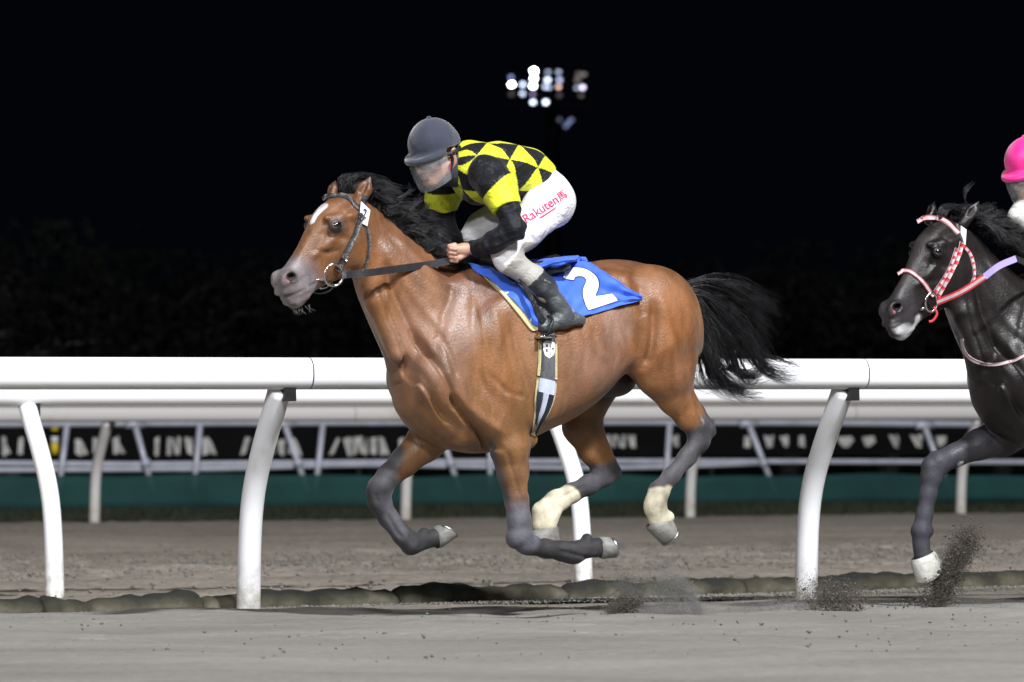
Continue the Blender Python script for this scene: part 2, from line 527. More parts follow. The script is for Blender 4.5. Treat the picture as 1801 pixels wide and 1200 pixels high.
# --- ground to the horizon (infield grass), inner track, near track
gb = MB(); gb.v = [(-1500, -300, -0.02), (1500, -300, -0.02), (1500, 2500, -0.02), (-1500, 2500, -0.02)]; gb.f = [(0, 1, 2, 3)]
g = gb.build('ground', M_grass, smooth=False); tag(g, kind='structure')

P_row1 = on_ground(435, 1080)
P_row2 = on_ground(95, 1052)
P_far = on_ground(165, 920)
P_edge = on_ground(700, 1082)                  # lip of the near track
def strip_grid(name, p0, d, n, t0, t1, s0, s1, nt_, ns, hfun, mat, smooth=True, spow=1.0):
    t = np.linspace(t0, t1, nt_); s = s0 + (s1 - s0) * np.linspace(0, 1, ns) ** spow
    T, S = np.meshgrid(t, s, indexing='ij')
    X = p0.x + d.x * T + n.x * S; Y = p0.y + d.y * T + n.y * S
    Z = hfun(T, S, X, Y)
    v = np.stack([X, Y, Z], -1).reshape(-1, 3)
    i = np.arange(nt_ - 1)[:, None] * ns + np.arange(ns - 1)[None, :]
    f = np.stack([i, i + ns, i + ns + 1, i + 1], -1).reshape(-1, 4)
    if d.cross(n).z < 0: f = f[:, ::-1]
    return mesh_obj(name, v, f, mat, smooth=smooth)
back = -ndir
def dents(T, S, n, trange, srange, r, depth, seed, ring=0.35):
    rs = np.random.RandomState(seed); Z = np.zeros_like(T)
    t0 = T[0, 0]; dt = T[1, 0] - T[0, 0]; sv = S[0, :]
    for _ in range(n):
        ct = rs.uniform(*trange); cs = rs.uniform(*srange); rr = r * rs.uniform(0.7, 1.4); dp = depth * rs.uniform(0.5, 1.3)
        i0, i1 = int(max(0, (ct - 3 * rr - t0) / dt)), int((ct + 3 * rr - t0) / dt) + 2
        j0, j1 = np.searchsorted(sv, cs - 3 * rr), np.searchsorted(sv, cs + 3 * rr) + 1
        a = T[i0:i1, j0:j1] - ct; b_ = S[i0:i1, j0:j1] - cs
        q = (a * a + b_ * b_) / (rr * rr)
        Z[i0:i1, j0:j1] += dp * (-np.exp(-q) + ring * np.exp(-(np.sqrt(q) - 1.5) ** 2 * 4))
    return Z
def h_inner(T, S, X, Y):
    Z = 0.010 * vnoise((T * 0.6, S, 0 * T), 3.0, 3, 2) + 0.006 * vnoise((T, S, 0 * T), 14.0, 4)
    Z += dents(T, S, 1500, (-9, 14), (6.8, 13.5), 0.085, 0.065, 5, .22)
    
    Z += dents(T, S, 200, (-9, 14), (3.0, 5.5), 0.06, 0.03, 6)
    Z += 0.006 * vnoise((T, S, 0 * T), 38.0, 44) * (S > 4.5)
    Z += dents(T, S, 300, (-10, 16), (11, 29), 0.08, 0.03, 7)
    Z += 0.03 * np.exp(-((S - 5.4) / 0.25) ** 2)
    Z += 0.02 * np.exp(-((S - 0.0) / 0.5) ** 2)
    return Z
depth_far = (P_far - P_row1).dot(back)
tr = strip_grid('inner_track', P_row1, rdir, back, -13, 22, -0.4, depth_far + 0.6, 900, 330, h_inner, M_inner, spow=1.35)
tag(tr, kind='structure')
def h_near(T, S, X, Y):
    # S = 0 at the lip, growing towards the camera
    lip = 0.035 + 0.012 * vnoise((T, 0 * T, 0 * T), 2.0, 11) + 0.008 * vnoise((T, 0 * T, 0 * T), 9.0, 12)
    Z = lip * np.clip((S + 0.02) / 0.12, 0, 1) ** 0.5 - 0.06 * (S < -0.005)
    Z = Z + 0.005 * vnoise((T, S, 0 * T), 5.0, 13, 2) * (S > 0.1) + 0.0025 * vnoise((T, S, 0 * T), 25.0, 14) * (S > 0.05)
    Z += dents(T, S, 420, (-8, 10), (0.4, 9), 0.035, 0.012, 15)
    Z += dents(T, S, 60, (-8, 10), (0.6, 4), 0.07, 0.02, 16)
    return Z
nr = strip_grid('track', P_edge, rdir, ndir, -8, 10, -0.03, 9.0, 620, 220, h_near, M_near, spow=1.3)
tag(nr, kind='structure')
# horse shadow and lip shade, painted as a dark strip behind the lip
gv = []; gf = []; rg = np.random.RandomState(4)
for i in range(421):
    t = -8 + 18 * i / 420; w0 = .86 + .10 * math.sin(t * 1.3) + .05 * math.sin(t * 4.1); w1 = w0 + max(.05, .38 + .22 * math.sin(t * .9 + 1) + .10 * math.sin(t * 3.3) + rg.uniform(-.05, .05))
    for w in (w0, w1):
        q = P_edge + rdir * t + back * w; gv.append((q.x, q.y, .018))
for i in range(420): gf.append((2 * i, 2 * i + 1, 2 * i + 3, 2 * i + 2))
o = mesh_obj('shade_strip', gv, gf, mat_simple('lip_shade', (0.035, 0.030, 0.024), rough=.85, noise=.5, nscale=4, bump=.6, bscale=30)); tag(o, kind='structure')
nf = MB()
for (a, b_, c_, d_) in (((-60, -8, 0, 40)), ((10, 80, 0, 40)), ((-8, 10, 8.98, 40))):
    q = [P_edge + rdir * t + ndir * s + UP * 0.030 for t, s in ((a, c_), (a, d_), (b_, d_), (b_, c_))]
    nf.add(q, [(0, 1, 2, 3)])
o = nf.build('track_apron', M_near, smooth=False); tag(o, kind='structure')
nf = MB()
for (a, b_) in ((-80, -13), (22, 120)):
    q = [P_row1 + rdir * t + back * s + UP * 0.0 for t, s in ((a, -0.4), (b_, -0.4), (b_, depth_far + .6), (a, depth_far + .6))]
    nf.add(q, [(0, 1, 2, 3)])
o = nf.build('inner_track_end', M_inner, smooth=False); tag(o, kind='structure')

# --- white running rails: beam > joint band, posts that lean out under the beam
def mat_plastic(name, colr, rough, dirtz):
    mt, nt, b = new_mat(name)
    tc = N(nt, 'ShaderNodeTexCoord'); geo = N(nt, 'ShaderNodeNewGeometry'); sp = N(nt, 'ShaderNodeSeparateXYZ')
    nt.links.new(geo.outputs['Position'], sp.inputs['Vector'])
    ns = N(nt, 'ShaderNodeTexNoise'); setin(ns, 'Scale', 14.0); setin(ns, 'Detail', 9.0); setin(ns, 'Roughness', 0.7)
    nt.links.new(geo.outputs['Position'], ns.inputs['Vector'])
    mr = N(nt, 'ShaderNodeMapRange'); setin(mr, 'From Min', 0.0); setin(mr, 'From Max', dirtz); setin(mr, 'To Min', 1.0); setin(mr, 'To Max', 0.0)
    nt.links.new(sp.outputs['Z'], mr.inputs['Value'])
    ad = N(nt, 'ShaderNodeMath', operation='MULTIPLY'); nt.links.new(mr.outputs['Result'], ad.inputs[0])
    r2 = N(nt, 'ShaderNodeMapRange'); setin(r2, 'From Min', 0.42); setin(r2, 'From Max', 0.62); setin(r2, 'To Min', 0.15); setin(r2, 'To Max', 1.0)
    nt.links.new(ns.outputs['Fac'], r2.inputs['Value']); nt.links.new(r2.outputs['Result'], ad.inputs[1])
    n3 = N(nt, 'ShaderNodeTexNoise'); setin(n3, 'Scale', 3.0); setin(n3, 'Detail', 6.0)
    nt.links.new(geo.outputs['Position'], n3.inputs['Vector'])
    r3 = N(nt, 'ShaderNodeMapRange'); setin(r3, 'From Min', 0.62); setin(r3, 'From Max', 0.8); setin(r3, 'To Min', 0.0); setin(r3, 'To Max', 0.5)
    nt.links.new(n3.outputs['Fac'], r3.inputs['Value'])
    sm_ = N(nt, 'ShaderNodeMath', operation='ADD', use_clamp=True); nt.links.new(ad.outputs[0], sm_.inputs[0]); nt.links.new(r3.outputs['Result'], sm_.inputs[1])
    mx = N(nt, 'ShaderNodeMix', data_type='RGBA'); mx.inputs[6].default_value = (*colr, 1); mx.inputs[7].default_value = (0.30, 0.26, 0.18, 1)
    nt.links.new(sm_.outputs[0], mx.inputs[0]); nt.links.new(mx.outputs[2], b.inputs['Base Color'])
    setin(b, 'Roughness', rough)
    return mt
M_rail = mat_plastic('rail_white', (0.80, 0.80, 0.82), 0.35, 0.28)
M_rail2 = mat_plastic('rail_white_dim', (0.52, 0.50, 0.485), 0.45, 0.30)  # weaker light on the far rail put into a duller white
M_dark = mat_simple('dark_steel', (0.010, 0.011, 0.010), rough=0.5, metal=0.3)
M_pipe = mat_simple('galvanised_pipe', (0.50, 0.51, 0.58), rough=0.4, metal=0.1, noise=0.12, nscale=4)

def beam_section(h, d):
    # rounded box with a soft groove along the lower face
    pts = []
    rr = min(h, d) * 0.42
    for cx, cz, a0 in ((d / 2 - rr, h / 2 - rr, 0), (-d / 2 + rr, h / 2 - rr, 90), (-d / 2 + rr, -h / 2 + rr, 180), (d / 2 - rr, -h / 2 + rr, 270)):
        for k in range(7):
            a = R(a0 + 15 * k); pts.append((cx + rr * math.cos(a), cz + rr * math.sin(a)))
    return pts
def extrude_section(sec, a, b, side, n=1, mb=None):
    mb = mb or MB(); m_ = len(sec); v = []
    for i in range(n + 1):
        c = a + (b - a) * (i / n)
        v += [c + side * x + UP * z for x, z in sec]
    f = [(i * m_ + k, i * m_ + (k + 1) % m_, (i + 1) * m_ + (k + 1) % m_, (i + 1) * m_ + k) for i in range(n) for k in range(m_)]
    mb.add(v, f)
    mb.add(v[:m_], [tuple(range(m_ - 1, -1, -1))]); mb.add(v[n * m_:], [tuple(range(m_))])
    return mb
def s_post(base, top, out, rad, ztop):
    """post with a gooseneck: vertical foot, lean, then up under the beam"""
    h = ztop - base.z
    pts = []
    for u, w in ((0, 0.0), (0.18, 0.02), (0.36, 0.06), (0.5, 0.13), (0.62, 0.26), (0.72, 0.43), (0.82, 0.62), (0.9, 0.79), (1.0, 0.98)):
        pts.append(base + UP * (h * u) + out * w)
    return smooth_path(pts, 4)
def rail(label, p0, out_dir, overhang, zb, h, d, post_px, ext, rad, mat, joints_px, group_posts, cap=True):
    root = empty('running_rail', line_at(p0, rdir, 900), TH, label, 'rail', 'white rails beside the tracks')
    bc = p0 + out_dir * overhang + UP * (zb + h / 2 - p0.z)
    sec = beam_section(h, d)
    js = sorted(joints_px)
    ts = [-ext[0]] + [(line_at(bc, rdir, j) - bc).dot(rdir) for j in js] + [ext[1]]
    for i in range(len(ts) - 1):
        a, b = bc + rdir * (ts[i] + 0.0035), bc + rdir * (ts[i + 1] - 0.0035)
        extrude_section(sec, a, b, out_dir, 1).build('beam', mat, root)
        if i > 0:   # sleeve joint
            sec2 = beam_section(h * 0.96, d * 0.96)
            extrude_section(sec2, a - rdir * 0.03, a + rdir * 0.03, out_dir, 1).build('joint_sleeve', M_dark, root)
    for px in post_px:
        b0 = line_at(p0, rdir, px); b0 = Vector((b0.x, b0.y, -0.03))
        mb = MB(); path = s_post(b0, None, out_dir * overhang, rad, zb + 0.004)
        n = len(path)
        mb.tube(path, [rad * (1.0 if k > n * 0.25 else 1.06 - 0.24 * k / n) for k in range(n)], 20)
        po = mb.build('post', mat, root)
        # bracket between post head and beam
        hb = MB(); hc = b0 + out_dir * overhang * 1.0 + UP * (zb - b0.z)
        hb.box(hc + UP * (-0.018) + rdir * 0.028, rdir * 0.028, out_dir * 0.05, UP * 0.034)
        hb.build('bracket', M_dark, root, smooth=False)
    return root
near_rail = rail('nearest white rail directly behind the bay horse, on thick curved posts',
     P_row1, ndir, 0.40, 1.005, 0.142, 0.16, (-620, 435, 1415, 2440), (9, 12), 0.052, M_rail, (-1100, 540, 1515), None)
second_rail = rail('second white rail just behind the nearest one, its thinner posts curving the opposite way',
     P_row2, back, 0.42, 0.962, 0.15, 0.15, (-840, 95, 1025, 1960), (10, 13), 0.046, M_rail, (-400, 2100), None)
far_rail = rail('far duller white rail across the inner dirt track, on small blurred posts',
     P_far, ndir, 0.40, 0.985, 0.155, 0.16, (-370, 165, 712, 1212, 1688, 2160), (22, 30), 0.052, M_rail2, (-500, 620, 1500), None)

# --- edging rolls lying in the gutter between the first two rails
M_roll = mat_simple('edging_roll', (0.085, 0.08, 0.06), rough=0.9, noise=0.5, nscale=6, bump=0.8, bscale=30, spec=0.15)
La, Lb = on_ground(-20, 1090), on_ground(1820, 1036)
Ld = (Lb - La).normalized(); Ls = Vector((Ld.y, -Ld.x, 0))
M_roll_nt = M_roll.node_tree
rb = M_roll_nt.nodes['Principled BSDF']
_n = N(M_roll_nt, 'ShaderNodeTexNoise'); setin(_n, 'Scale', 5.0); setin(_n, 'Detail', 6.0)
_g = N(M_roll_nt, 'ShaderNodeNewGeometry'); M_roll_nt.links.new(_g.outputs['Position'], _n.inputs['Vector'])
_sp = N(M_roll_nt, 'ShaderNodeSeparateXYZ'); M_roll_nt.links.new(_g.outputs['Position'], _sp.inputs['Vector'])
_m = N(M_roll_nt, 'ShaderNodeMath', operation='MULTIPLY_ADD'); M_roll_nt.links.new(_n.outputs['Fac'], _m.inputs[0]); _m.inputs[1].default_value = 0.16
M_roll_nt.links.new(_sp.outputs['Z'], _m.inputs[2])
_cr = N(M_roll_nt, 'ShaderNodeValToRGB')
_cr.color_ramp.elements[0].position = 0.10; _cr.color_ramp.elements[0].color = (0.12, 0.11, 0.085, 1)
_cr.color_ramp.elements[1].position = 0.17; _cr.color_ramp.elements[1].color = (0.022, 0.022, 0.019, 1)
_e = _cr.color_ramp.elements.new(0.135); _e.color = (0.055, 0.050, 0.034, 1)
M_roll_nt.links.new(_m.outputs[0], _cr.inputs['Fac']); M_roll_nt.links.new(_cr.outputs['Color'], rb.inputs['Base Color'])
cuts = [-700, -330, 64, 345, 690, 990, 1300, 1640, 2000, 2400]
labels = {64: 'dark edging roll at the foot of the thin left white post', -330: 'dark edging roll cut by the left edge of the photo, left of a gap',
          345: 'mossy dark edging roll behind the thick left white post', 690: 'long dark edging roll below the bay horse front hooves, middle of the line',
          990: 'dark edging roll under the bay horse hind legs, partly behind kicked dust', 1300: 'dark edging roll running behind the thick right white post in the dust',
          1640: 'dark edging roll under the black horse hoof at the right'}
rsl = random.Random(5)
for i in range(len(cuts) - 1):
    a, b = line_at(La, Ld, cuts[i]), line_at(La, Ld, cuts[i + 1])
    a = a + Ld * 0.006; b = b - Ld * 0.006
    n = 26; pts = []; rads = []
    for k in range(n + 1):
        u = k / n; c = a + (b - a) * u + UP * 0.035
        wob = 0.006 * math.sin(u * 5 + i * 1.7) + 0.004 * math.sin(u * 13 + i) + 0.003 * math.sin(u * 37 + i * 3)
        rr = 0.060 * (1 - 0.8 * max(0, abs(u - .5) * 2 - 0.965) / 0.035 * 0.35) + wob * 1.1 + rsl.uniform(-0.003, 0.003)
        pts.append(c + UP * wob * 0.5 + Ls * rsl.uniform(-.004, .004)); rads.append(rr)
    mb = MB().tube(pts, rads, 16, flat=(1.25, 1.0))
    mb.v = [tuple(Vector(p) + Vector((0, 0, 1)) * (.010 * float(vnoise((p[0], p[1], p[2]), 9, 15, 2))) + Vector((rsl.uniform(-.003, .003), 0, rsl.uniform(-.003, .003)))) for p in mb.v]
    o = mb.build('edging_roll', M_roll)
    lb = labels.get(cuts[i])
    tag(o, lb or ('dark edging roll outside the photo edge, left of the others' if i == 0 else 'dark edging roll beyond the right photo edge, %s of the line' % ('next' if i == 7 else 'last')), 'edging', 'dark edging rolls in the gutter')
# gravel and moss at the foot of the rolls
def scatter_blobs(name, pts, rads, mat, flat=0.7, seed=1, **kw):
    """many small lumps (octahedra, jittered) in one mesh"""
    rs = np.random.RandomState(seed); pts = np.asarray(pts); rads = np.asarray(rads); n = len(pts)
    base = np.array([[1, 0, 0], [-1, 0, 0], [0, 1, 0], [0, -1, 0], [0, 0, 1], [0, 0, -1]], float)
    v = base[None] * (0.65 + 0.7 * rs.rand(n, 6, 1)) * rads[:, None, None]
    ang = rs.rand(n) * 6.28; c, s = np.cos(ang), np.sin(ang)
    x = v[..., 0] * c[:, None] - v[..., 1] * s[:, None]; y = v[..., 0] * s[:, None] + v[..., 1] * c[:, None]
    v = np.stack([x, y, v[..., 2] * flat], -1) + pts[:, None, :]
    f = np.array([[0, 2, 4], [2, 1, 4], [1, 3, 4], [3, 0, 4], [2, 0, 5], [1, 2, 5], [3, 1, 5], [0, 3, 5]])
    ff = (f[None] + 6 * np.arange(n)[:, None, None]).reshape(-1, 3)
    o = mesh_obj(name, v.reshape(-1, 3), ff, mat, smooth=False)
    tag(o, kind='stuff', **kw)
    return o
rs = np.random.RandomState(21)
M_gravel = mat_simple('pale_gravel', (0.19, 0.18, 0.155), rough=0.9, noise=0.5, nscale=9, coords='Object')
P = []; 
for _ in range(9000):
    t = rs.uniform(-0.5, 6.8); c = La + Ld * t + Ls * (0.08 + abs(rs.normal() * 0.16))
    P.append((c.x, c.y, 0.012 + rs.uniform(0, 0.012)))
scatter_blobs('gravel', P, rs.uniform(0.002, 0.008, len(P)), M_gravel, seed=3, label='pale gravel and sand crumbs along the foot of the edging rolls', cat='gravel')
P = []
for _ in range(900):
    t = rs.uniform(-8, 10); s_ = rs.uniform(0.02, 6) ** 1
    c = P_edge + rdir * t + ndir * s_; P.append((c.x, c.y, 0.042))
for _ in range(7000):
    t = rs.uniform(-9, 12); s_ = rs.uniform(2.5, 14) if rs.rand() < .25 else 10 + rs.normal() * 2.0
    c = P_row1 + rdir * t + back * s_; P.append((c.x, c.y, 0.012))
scatter_blobs('dirt_clods', P, np.array([rs.uniform(.003, .010) if k < 900 else rs.uniform(.005, .019) for k in range(len(P))]), mat_simple('clod', (0.13, 0.12, 0.105), rough=0.95, noise=0.4), seed=4, label='small dark clods of dirt scattered over both tracks', cat='dirt clods')

# --- grass edge behind the far rail (blades)
def blades(name, P, H, Wd, mat, seed, lean=0.4, **kw):
    rs = np.random.RandomState(seed); n = len(P); P = np.asarray(P)
    a = rs.rand(n) * 6.28; hh = H * rs.uniform(0.5, 1.3, n); w = Wd * rs.uniform(0.7, 1.3, n)
    dx, dy = np.cos(a), np.sin(a); l = lean * hh * rs.normal(size=n); l2 = lean * hh * rs.normal(size=n)
    v0 = P - np.stack([dx * w, dy * w, 0 * w], -1); v1 = P + np.stack([dx * w, dy * w, 0 * w], -1)
    v2 = P + np.stack([l, l2, hh], -1)
    v = np.stack([v0, v1, v2], 1).reshape(-1, 3); f = np.arange(3 * n).reshape(-1, 3)
    o = mesh_obj(name, v, f, mat, smooth=False); tag(o, kind='stuff', **kw); return o
M_blade = mat_simple('grass_blade', (0.030, 0.034, 0.020), rough=0.8, noise=0.5, nscale=1.5, spec=0.2)
net0 = on_ground(500, 892)
dnet = (net0 - P_far).dot(back)
P = []
for _ in range(26000):
    t = rs.uniform(-6, 14); s_ = 0.35 + rs.uniform(0, dnet - 0.5)
    c = P_far + rdir * t + back * s_; P.append((c.x, c.y, -0.02))
blades('grass', P, 0.07, 0.008, M_blade, 9, label='dark green grass strip between the far rail and the green net', cat='grass')
P = []
for _ in range(9000):
    t = rs.uniform(-6, 14); c = P_far + rdir * t + back * (0.15 + abs(rs.normal()) * 0.35); P.append((c.x, c.y, -0.01))
blades('grass', P, 0.06, 0.007, M_blade, 10, label='ragged grass fringe along the far edge of the inner dirt track', cat='grass')

# --- green net with the pipe fence behind it, banner, marker pole
mt, nt, b = new_mat('green_net')
setin(b, 'Base Color', (0.012, 0.115, 0.10, 1)); setin(b, 'Roughness', 0.8)
tcn = N(nt, 'ShaderNodeTexCoord'); nn = N(nt, 'ShaderNodeTexNoise'); setin(nn, 'Scale', 1.3); setin(nn, 'Detail', 5.0)
nt.links.new(tcn.outputs['Object'], nn.inputs['Vector'])
rn = N(nt, 'ShaderNodeValToRGB'); rn.color_ramp.elements[0].position = .3; rn.color_ramp.elements[0].color = (0.005, 0.045, 0.042, 1); rn.color_ramp.elements[1].position = .7; rn.color_ramp.elements[1].color = (0.009, 0.072, 0.066, 1)
nt.links.new(nn.outputs['Fac'], rn.inputs['Fac']); nt.links.new(rn.outputs['Color'], b.inputs['Base Color'])
setin(b, 'Alpha', 0.80)
M_net = mt
def at_line(px, py, p0, d):
    """point on the vertical plane through p0 along d seen at px,py"""
    nrm = Vector((-d.y, d.x, 0)); r = ray(px, py)
    t = nrm.dot(p0 - C_) / nrm.dot(r); return C_ + r * t
netroot = empty('green_screen', line_at(net0, rdir, 900), TH, 'low dark green mesh screen across the background beyond the far rail', 'screen')
v = []; f = []; nx = 90
rs2 = np.random.RandomState(8)
for i in range(nx + 1):
    px = -500 + 2800 * i / nx
    top = 836 + 2.2 * math.sin(px / 90) + 1.5 * math.sin(px / 37 + 1) - 2.0 * math.exp(-((px - 265) / 50) ** 2)
    a = at_line(px, top, net0, rdir); gnd = Vector((a.x, a.y, -0.01))
    for k in range(5):
        p = gnd.lerp(a, k / 4) + ndir * (0.012 * math.sin(px / 31 + k))
        v.append(p)
for i in range(nx):
    for k in range(4): q = i * 5 + k; f.append((q, q + 5, q + 6, q + 1))
no = mesh_obj('mesh_sheet', v, f, M_net, netroot)
sol = no.modifiers.new('thickness', 'SOLIDIFY'); sol.thickness = 0.004
# fence of pipes
pf0 = net0 + back * 0.55
fence = empty('pipe_fence', line_at(pf0, rdir, 900), TH, 'grey pipe fence with slanting struts above and behind the green screen', 'fence')
def fpipe(pts, rad, name):
    P3 = [at_line(px, py, pf0, rdir) for px, py in pts]
    MB().tube(smooth_path(P3, 4), rad, 12).build(name, M_pipe, fence)
fpipe([(-500, 747), (0, 746), (400, 744), (900, 743), (1300, 743), (1800, 747), (2300, 750)], 0.044, 'top_pipe')
fpipe([(-500, 812), (0, 815), (240, 817), (460, 815), (900, 812), (1300, 812), (1800, 813), (2300, 813)], 0.036, 'middle_pipe')
fpipe([(-500, 828), (0, 827), (240, 826), (420, 824), (640, 818), (880, 822), (1100, 823), (1345, 815)], 0.032, 'lower_pipe')
for (x0, y0, x1, y1) in ((118, 746, 100, 893), (237, 746, 277, 893), (352, 746, 338, 893), (500, 745, 551, 893), (568, 745, 552, 893), (770, 745, 818, 893),
                         (862, 745, 862, 893), (1042, 745, 1085, 893), (1178, 745, 1168, 893), (1316, 745, 1373, 890), (1625, 748, 1680, 890), (-60, 747, -80, 893), (1900, 748, 1900, 890)):
    a, b_ = at_line(x0, y0, pf0 + ndir * 0.08, rdir), at_line(x1, y1, pf0 + ndir * 0.08, rdir)
    MB().tube([a, b_], 0.036, 10).build('strut', M_pipe, fence)
    if x1 - x0 > 20:
        j = at_line(x0 + (x1 - x0) * 0.47, 745 + 0.47 * 147, pf0 + ndir * 0.08, rdir)
        MB().tube([j - UP * .05, j + UP * .05], 0.055, 10).build('coupler', M_pipe, fence)
        MB().tube([a - rdir * .12, a + rdir * .12], 0.055, 10).build('coupler', M_pipe, fence)
# banner board with white lettering strokes (too blurred in the photograph to read)
ban0 = pf0 + back * 9
M_black = mat_simple('banner_black', (0.0025, 0.0025, 0.003), rough=0.9, noise=0.2, nscale=2, spec=.2)
M_ltr = mat_simple('banner_white', (0.60, 0.58, 0.55), rough=0.7, noise=0.3, nscale=6)
board = empty('banner_board', line_at(ban0, rdir, 600), TH, 'long black board with a row of blurred white lettering behind the pipe fence', 'banner')
a0, a1 = at_line(-400, 752, ban0, rdir), at_line(2200, 752, ban0, rdir)
zt = a0.z; zb_ = at_line(600, 806, ban0, rdir).z
mid = (a0 + a1) / 2
MB().box(Vector((mid.x, mid.y, (zt + zb_) / 2)), Vector(((a1 - a0).x / 2, (a1 - a0).y / 2, 0)), back * 0.03, UP * ((zt - zb_) / 2)).build('panel', M_black, board, smooth=False)
MB().tube([Vector((a0.x, a0.y, zt)) + back * .03, Vector((a1.x, a1.y, zt)) + back * .03], 0.03, 8).build('top_bar', M_dark, board)
for px in range(-300, 2200, 310):
    q = at_line(px, 800, ban0 + back * .06, rdir)
    MB().box(Vector((q.x, q.y, zb_ / 2)), rdir * .03, back * .03, UP * (zb_ / 2 + .02)).build('leg', M_dark, board, smooth=False)
strokes = []
def wedge(x, w, kind): strokes.append((x, w, kind))
for x, w, kd in ((-60, 14, 'R'), (-30, 12, 'I'), (4, 13, 'R'), (31, 12, 'I'), (132, 20, 'R'), (163, 12, 'I'), (199, 20, 'R'), (272, 10, 'I'), (293, 24, 'N'), (324, 15, 'V'), (356, 24, 'R'),
                 (423, 16, 'L'), (441, 12, 'L'), (470, 12, 'V'), (488, 15, 'I'), (508, 20, 'R'), (578, 22, 'L'), (604, 16, 'V'), (622, 24, 'N'), (650, 18, 'I'), (668, 16, 'R'),
                 (700, 14, 'I'), (730, 18, 'N'), (1058, 14, 'V'), (1076, 22, 'N'), (1102, 16, 'V'), (1180, 14, 'V'), (1308, 14, 'I'), (1342, 18, 'V'), (1370, 17, 'V'), (1404, 14, 'I'),
                 (1474, 26, 'T'), (1516, 22, 'T'), (1563, 18, 'V'), (1601, 20, 'V'), (1646, 18, 'T'), (1700, 16, 'V'), (1740, 20, 'N')):
    wedge(x, w, kd)
rs3 = random.Random(3)
for x, w, kd in strokes:
    y0, y1 = (770, 800) if x < 1000 else (766, 787)
    polys = {'R': [[(0, 0), (.45, 0), (.5, 1), (0, 1)], [(.4, 0), (.62, .3), (1.1, 1), (.6, 1)]],
             'L': [[(.6, 0), (1, 0), (.45, 1), (0, 1)]],
             'I': [[(0.1, 0.05), (.8, 0), (.75, 1), (0.05, .95)]],
             'N': [[(0, 0), (.3, 0), (.3, 1), (0, 1)], [(.25, 0), (.55, 0), (.9, 1), (.55, 1)], [(.8, 0), (1.05, 0), (1.05, 1), (.8, 1)]],
             'V': [[(0, 0), (.5, 0), (1, 1), (.5, 1)], [(.6, 0), (1, 0), (1, .8), (.75, .5)]],
             'T': [[(0, .1), (1, 0), (1, .5), (.6, 1), (.3, .95), (.1, .5)]]}[kd]
    mb = MB()
    for po in polys:
        P3 = [at_line(x + (u + rs3.uniform(-.10, .10)) * w, y0 + (q + rs3.uniform(-.10, .10)) * (y1 - y0), ban0 + ndir * 0.034, rdir) for u, q in po]
        nn_ = len(P3)
        mb.add(P3 + [p + back * 0.003 for p in P3], [tuple(range(nn_))[::-1], tuple(range(nn_, 2 * nn_))] + [(k, (k + 1) % nn_, nn_ + (k + 1) % nn_, nn_ + k) for k in range(nn_)])
    mb.build('letter', M_ltr, board, smooth=False)
# yellow and white marker pole
pm = pf0 + back * 3
mk = empty('marker_pole', line_at(pm, rdir, 96), TH, 'short yellow and white banded marker pole standing behind the pipe fence', 'pole')
M_yel = mat_simple('yellow_paint', (0.75, 0.55, 0.03), rough=0.5, noise=.1)
pz = lambda y: at_line(96, y, pm, rdir)
mr_ = 0.048
for y0, y1, mm_, nm in ((747, 758, M_yel, 'yellow_band'), (758, 768, M_black, 'black_band'), (768, 779, M_rail, 'white_band'), (779, 799, M_yel, 'yellow_band')):
    MB().tube([pz(y0) - UP * .001, pz(y1) + UP * .001], mr_, 14).build(nm, mm_, mk)
bq = pz(799); MB().tube([Vector((bq.x, bq.y, -.02)), bq], mr_, 14).build('black_band', M_black, mk)

# --- distant floodlight tower
FD = 300.0
tw = at_depth(975, 780, FD)
tower = empty('floodlight_tower', (tw.x, tw.y, -0.02), 0, 'distant floodlight tower with a cluster of lit lamps in the dark sky above the jockey', 'floodlight tower')
M_tower = mat_simple('tower_steel', (0.012, 0.012, 0.014), rough=0.6, metal=0.5)
tz = at_depth(975, 118, FD).z
MB().tube([(tw.x, tw.y + 1.2, -0.02), (tw.x, tw.y + 1.2, tz)], [0.5, 0.3], 12).build('mast', M_tower, tower)
for py in (126, 139, 151, 165, 180):
    a = at_depth(888, py + 5, FD + .5); b_ = at_depth(1040, py + 5, FD + .5)
    MB().box((a + b_) / 2, ((b_ - a).x / 2, 0, 0), (0, .06, 0), (0, 0, .06)).build('crossbar', M_tower, tower, smooth=False)
def mat_lamp(s, c):
    mt, nt, b = new_mat('lamp_glow'); setin(b, 'Base Color', (0.5, 0.5, 0.5, 1)); setin(b, 'Emission Color', (*c, 1)); setin(b, 'Emission Strength', s); return mt
cool = (0.62, 0.72, 1.0); wh = (0.93, 1.0, 0.92)
lamps = [(900, 149, 12, wh, 1.0), (939, 125, 16, wh, 1.1), (939, 138, 12, wh, 1.05), (937.5, 151, 11, wh, 1.0), (899, 136, .55, (.35, .42, 1), .9), (919.5, 149, 1.9, cool, 1), (919, 165, 1.5, cool, .9),
         (937, 166, .35, (.6, .45, 1), .9), (937.5, 180, 3.2, cool, .9), (960, 180, 3.6, cool, .95), (964, 127, .55, cool, .9), (963, 141, 2.6, cool, 1), (959, 153, 1.2, cool, .9), (966, 154, .9, cool, .8),
         (982.5, 127, .7, cool, .9), (984, 141, 1.1, (.6, .65, 1), .95), (982.5, 153, 1.3, (1, .62, .55), .85), (1024.5, 154, 2.3, (.75, .7, 1), .9), (1014, 155, .6, cool, .8), (1027, 131, .22, (1, .9, .85), .8),
         (1016, 141, .10, (1, .9, .8), 1.2), (1018, 131, .08, (1, .9, .8), 1.2), (984, 168, .05, (1, .7, .9), 1), (1022, 168, .10, (1, .9, .8), .8), (984, 211, .12, cool, .8), (899, 166, .04, (1, .6, .5), 1)]
